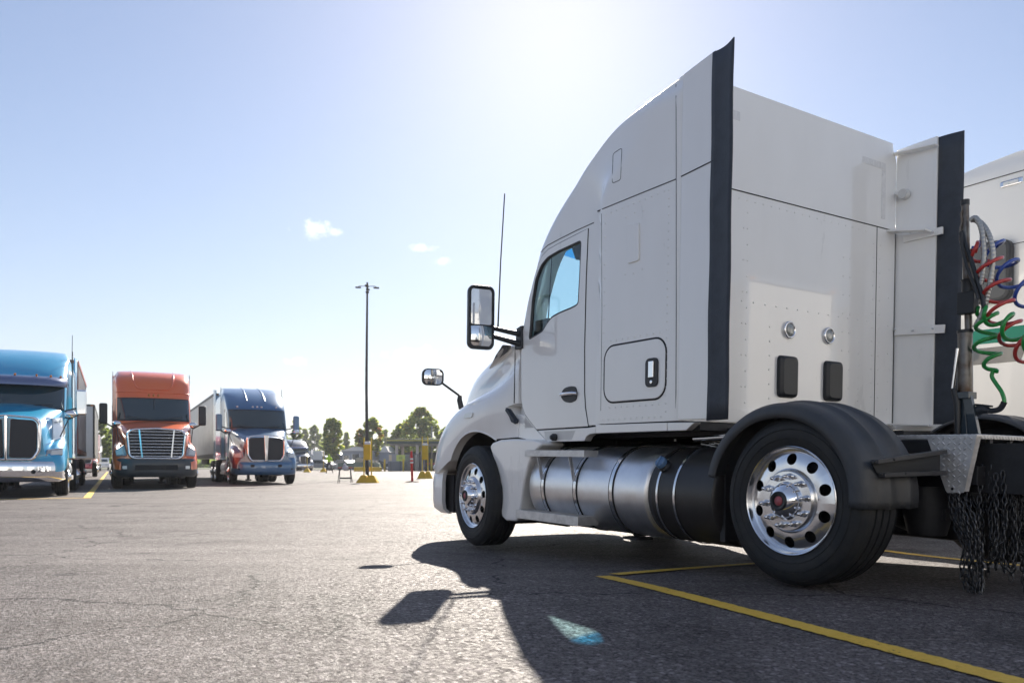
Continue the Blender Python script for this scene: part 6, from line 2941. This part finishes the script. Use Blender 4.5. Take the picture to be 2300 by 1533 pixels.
def tree(label, px, depth, y_top, half_w, y_low=None, shape='round', leaves=2600, mix=(.5, .25, .22, .03, 0), seed=1, leaf=.30, orange_at=None, name='broadleaf_tree', group='trees beyond the lot'):
    rnd = random.Random(seed)
    k = depth / F_PX
    H = (HZ - y_top) * k + CAM_Z
    R_ = half_w * k
    zl = ((HZ - (y_low or 1025)) * k + CAM_Z)
    t = thing(name, label, 'tree', loc=W(px, depth), group=group)
    m = MB()
    m.tube([Vector((0, 0, -.1)), Vector((.05, 0, zl)), Vector((0, .1, zl + (H - zl) * .6))], [.05 * H * .5 + .08, .13 + H * .01, .05], 8)
    limbs = []
    for i in range(9):
        z = zl + (H - zl) * rnd.uniform(0, .55)
        a = rnd.uniform(0, 2 * PI)
        rr = R_ * rnd.uniform(.5, .85)
        e = Vector((rr * math.cos(a), rr * math.sin(a), z + (H - zl) * rnd.uniform(.1, .3)))
        limbs.append(e)
        m.tube([Vector((0, 0, z)), Vector((e.x * .5, e.y * .5, z + (e.z - z) * .65)), e], [.09, .06, .02], 5)
    m.build('trunk', BARK, t)
    # clumps
    cl = []
    n = 150 if leaves > 2500 else 90
    for i in range(n):
        u = rnd.uniform(0, 1)
        z = zl + (H - zl) * (.02 + .93 * u)
        if shape == 'column':
            prof_ = (math.sin(PI * min(.98, max(.05, u * .88 + .08))) ** .45)
        elif shape == 'cone':
            prof_ = (1 - u) ** .7 + .05
        else:
            prof_ = math.sqrt(max(.03, 1 - (2 * (u * .9 + .02) - .75) ** 2 * .95)) if u > .35 else .75 + .6 * u
            prof_ = min(1, prof_)
        a = rnd.uniform(0, 2 * PI)
        rr = R_ * prof_ * math.sqrt(rnd.uniform(.1, 1)) * .92
        cl.append((Vector((rr * math.cos(a), rr * math.sin(a), z)), rnd.uniform(.10, .19) * R_ * (1.15 if shape != 'column' else 1.35)))
    lm_ = MB()
    for i in range(int(leaves * 1.9)):
        c, r = cl[rnd.randrange(n)]
        d = Vector((rnd.gauss(0, 1), rnd.gauss(0, 1), rnd.gauss(0, 1))).normalized()
        p = c + d * r * rnd.uniform(.55, 1.05)
        if p.z > H:
            p.z = H - rnd.uniform(0, .3)
        nrm = (d + Vector((rnd.gauss(0, .6), rnd.gauss(0, .6), rnd.gauss(0, .6)))).normalized()
        s1_ = nrm.cross(Vector((0, 0, 1)) if abs(nrm.z) < .9 else Vector((1, 0, 0))).normalized()
        s2_ = nrm.cross(s1_)
        L_ = leaf * rnd.uniform(.6, 1.3)
        w = L_ * rnd.uniform(.5, .9)
        q = rnd.random()
        acc = 0
        mi = 0
        mm = mix
        if orange_at and any((p - Vector(o_)).length < rr_ for o_, rr_ in orange_at):
            mm = (.05, .15, .0, .45, .35)
        for j, f in enumerate(mm):
            acc += f
            if q < acc:
                mi = j
                break
        lm_.m = mi
        lm_.add([p - s1_ * w, p + s2_ * L_ * .5, p + s1_ * w, p - s2_ * L_ * .5], [(0, 1, 2, 3)])
    o = link('crown', None, t) if False else None
    me = bpy.data.meshes.new('crown')
    me.from_pydata(lm_.v, [], lm_.f)
    for q in LG:
        me.materials.append(q)
    me.polygons.foreach_set('material_index', lm_.mi)
    me.update()
    o = link('crown', me, t)
    tag(o, kind='stuff')
    return t


GRN = (.55, .2, .25, 0, 0)
k = 140 / F_PX
tree('column-shaped green tree with a pointed top behind the walking person', 747, 132, 934, 24, 1032, 'column', 3800, (.5, .28, .2, .02, 0), 3)
tree('bushy tree with orange patches behind the light pole', 836, 132, 935, 27, 1022, 'round', 3600, (.5, .25, .2, .04, .01), 8, orange_at=[((1.6, -1.5, 6.8), .9), ((1.4, -1, 5.4), .7)])
tree('small tree with red-orange leaves left of the light pole', 808, 131, 960, 13, 1015, 'round', 1300, (.45, .25, .1, .1, .1), 9, orange_at=[((0, -.8, 3.6), .8), ((0, -.8, 5.6), .55)])
tree('largest broad round green tree behind the shelter', 944, 138, 914, 44, 1025, 'round', 5200, (.5, .27, .2, .03, 0), 11, orange_at=[((-2.2, -3, 7.6), .8), ((-1.4, -3, 8.8), .6)])
tree('left flank tree joined to the broad tree behind the shelter', 900, 140, 950, 27, 1025, 'round', 3600, (.5, .27, .22, .01, 0), 12)
tree('right flank tree of the broad tree beside the white truck fender', 1003, 140, 958, 30, 1025, 'round', 2800, GRN, 13)
tree('dark narrow tree just right of the blue truck cab', 664, 118, 941, 14, 1035, 'column', 1800, (.4, .1, .5, 0, 0), 14)
tree('pointed hazy tree right behind the column-shaped tree', 778, 205, 968, 14, 1035, 'cone', 1300, GRN, 15, leaf=.5)
tree('hazy tall tree left of the column-shaped tree', 706, 240, 952, 20, 1035, 'round', 2000, GRN, 16, leaf=.6)
tree('hazy tree beside the mirror of the blue truck', 684, 235, 960, 13, 1035, 'round', 1500, GRN, 17, leaf=.6)
tree('small hazy tree between the orange tree and the broad tree', 864, 210, 961, 11, 1030, 'column', 900, GRN, 18, leaf=.5)
tree('hazy low tree behind the grey shed', 790, 225, 1000, 18, 1038, 'round', 1000, GRN, 19, leaf=.6)
tree('dark leafy tree at the end of the aisle between the teal and orange trucks', 222, 118, 939, 30, 1040, 'round', 4200, (.45, .1, .45, 0, 0), 20)
tree('second dark tree at the aisle end hidden by the orange truck', 262, 126, 948, 28, 1040, 'round', 2600, (.45, .1, .45, 0, 0), 21)
tree('dark tree at the aisle end hidden by the teal truck', 180, 128, 955, 28, 1040, 'round', 2200, (.45, .1, .45, 0, 0), 22)
for i, (px_, d_, yt, hw_, lab) in enumerate(((640, 260, 975, 26, 'far hazy tree behind the roof of the blue truck'), (735, 270, 975, 22, 'far hazy tree behind the van'), (812, 280, 990, 24, 'far hazy tree behind the pale roof'), (876, 290, 985, 18, 'far hazy tree left of the shelter'), (1040, 260, 975, 30, 'far hazy tree hidden by the white hood'))):
    tree(lab, px_, d_, yt, hw_, 1040, 'round', 1100, GRN, 30 + i, leaf=.75)
# low shrubs joined into a far hedge
hd = MB()
rnd = random.Random(4)
for i in range(9000):
    x = rnd.uniform(-95, 60)
    z = abs(rnd.gauss(0, 1.1)) * (1 + .5 * math.sin(x * .21)) + .1
    p = Vector((x, 200 + rnd.uniform(-3, 3), min(z, 4)))
    s_ = rnd.uniform(.3, .7)
    a = rnd.uniform(0, 2 * PI)
    hd.m = 0 if rnd.random() < .6 else 2
    hd.add([p + Vector((-s_, 0, -s_ * .3)), p + Vector((0, .2, s_)), p + Vector((s_, 0, -s_ * .2))], [(0, 1, 2)])
me = bpy.data.meshes.new('hedge')
me.from_pydata(hd.v, [], hd.f)
for q in LG:
    me.materials.append(q)
me.polygons.foreach_set('material_index', hd.mi)
tag(link('hedge', me), 'long low hedge of mixed shrubs beyond the lot', 'hedge', kind='stuff')

# ---------------------------------------------------------------- thin air between here and the trees
hzb = MB()
hzb.box((0, 330, 14), (1500, 760, 32))
hm_ = bpy.data.materials.new('haze')
hm_.use_nodes = True
nt = hm_.node_tree
nt.nodes.remove(nt.nodes['Principled BSDF'])
pv = nt.nodes.new('ShaderNodeVolumePrincipled')
pv.inputs['Color'].default_value = (.88, .92, 1, 1)
pv.inputs['Density'].default_value = .0003
pv.inputs['Anisotropy'].default_value = .4
nt.links.new(pv.outputs[0], nt.nodes['Material Output'].inputs['Volume'])
tag(hzb.build('haze', hm_), kind='stuff')
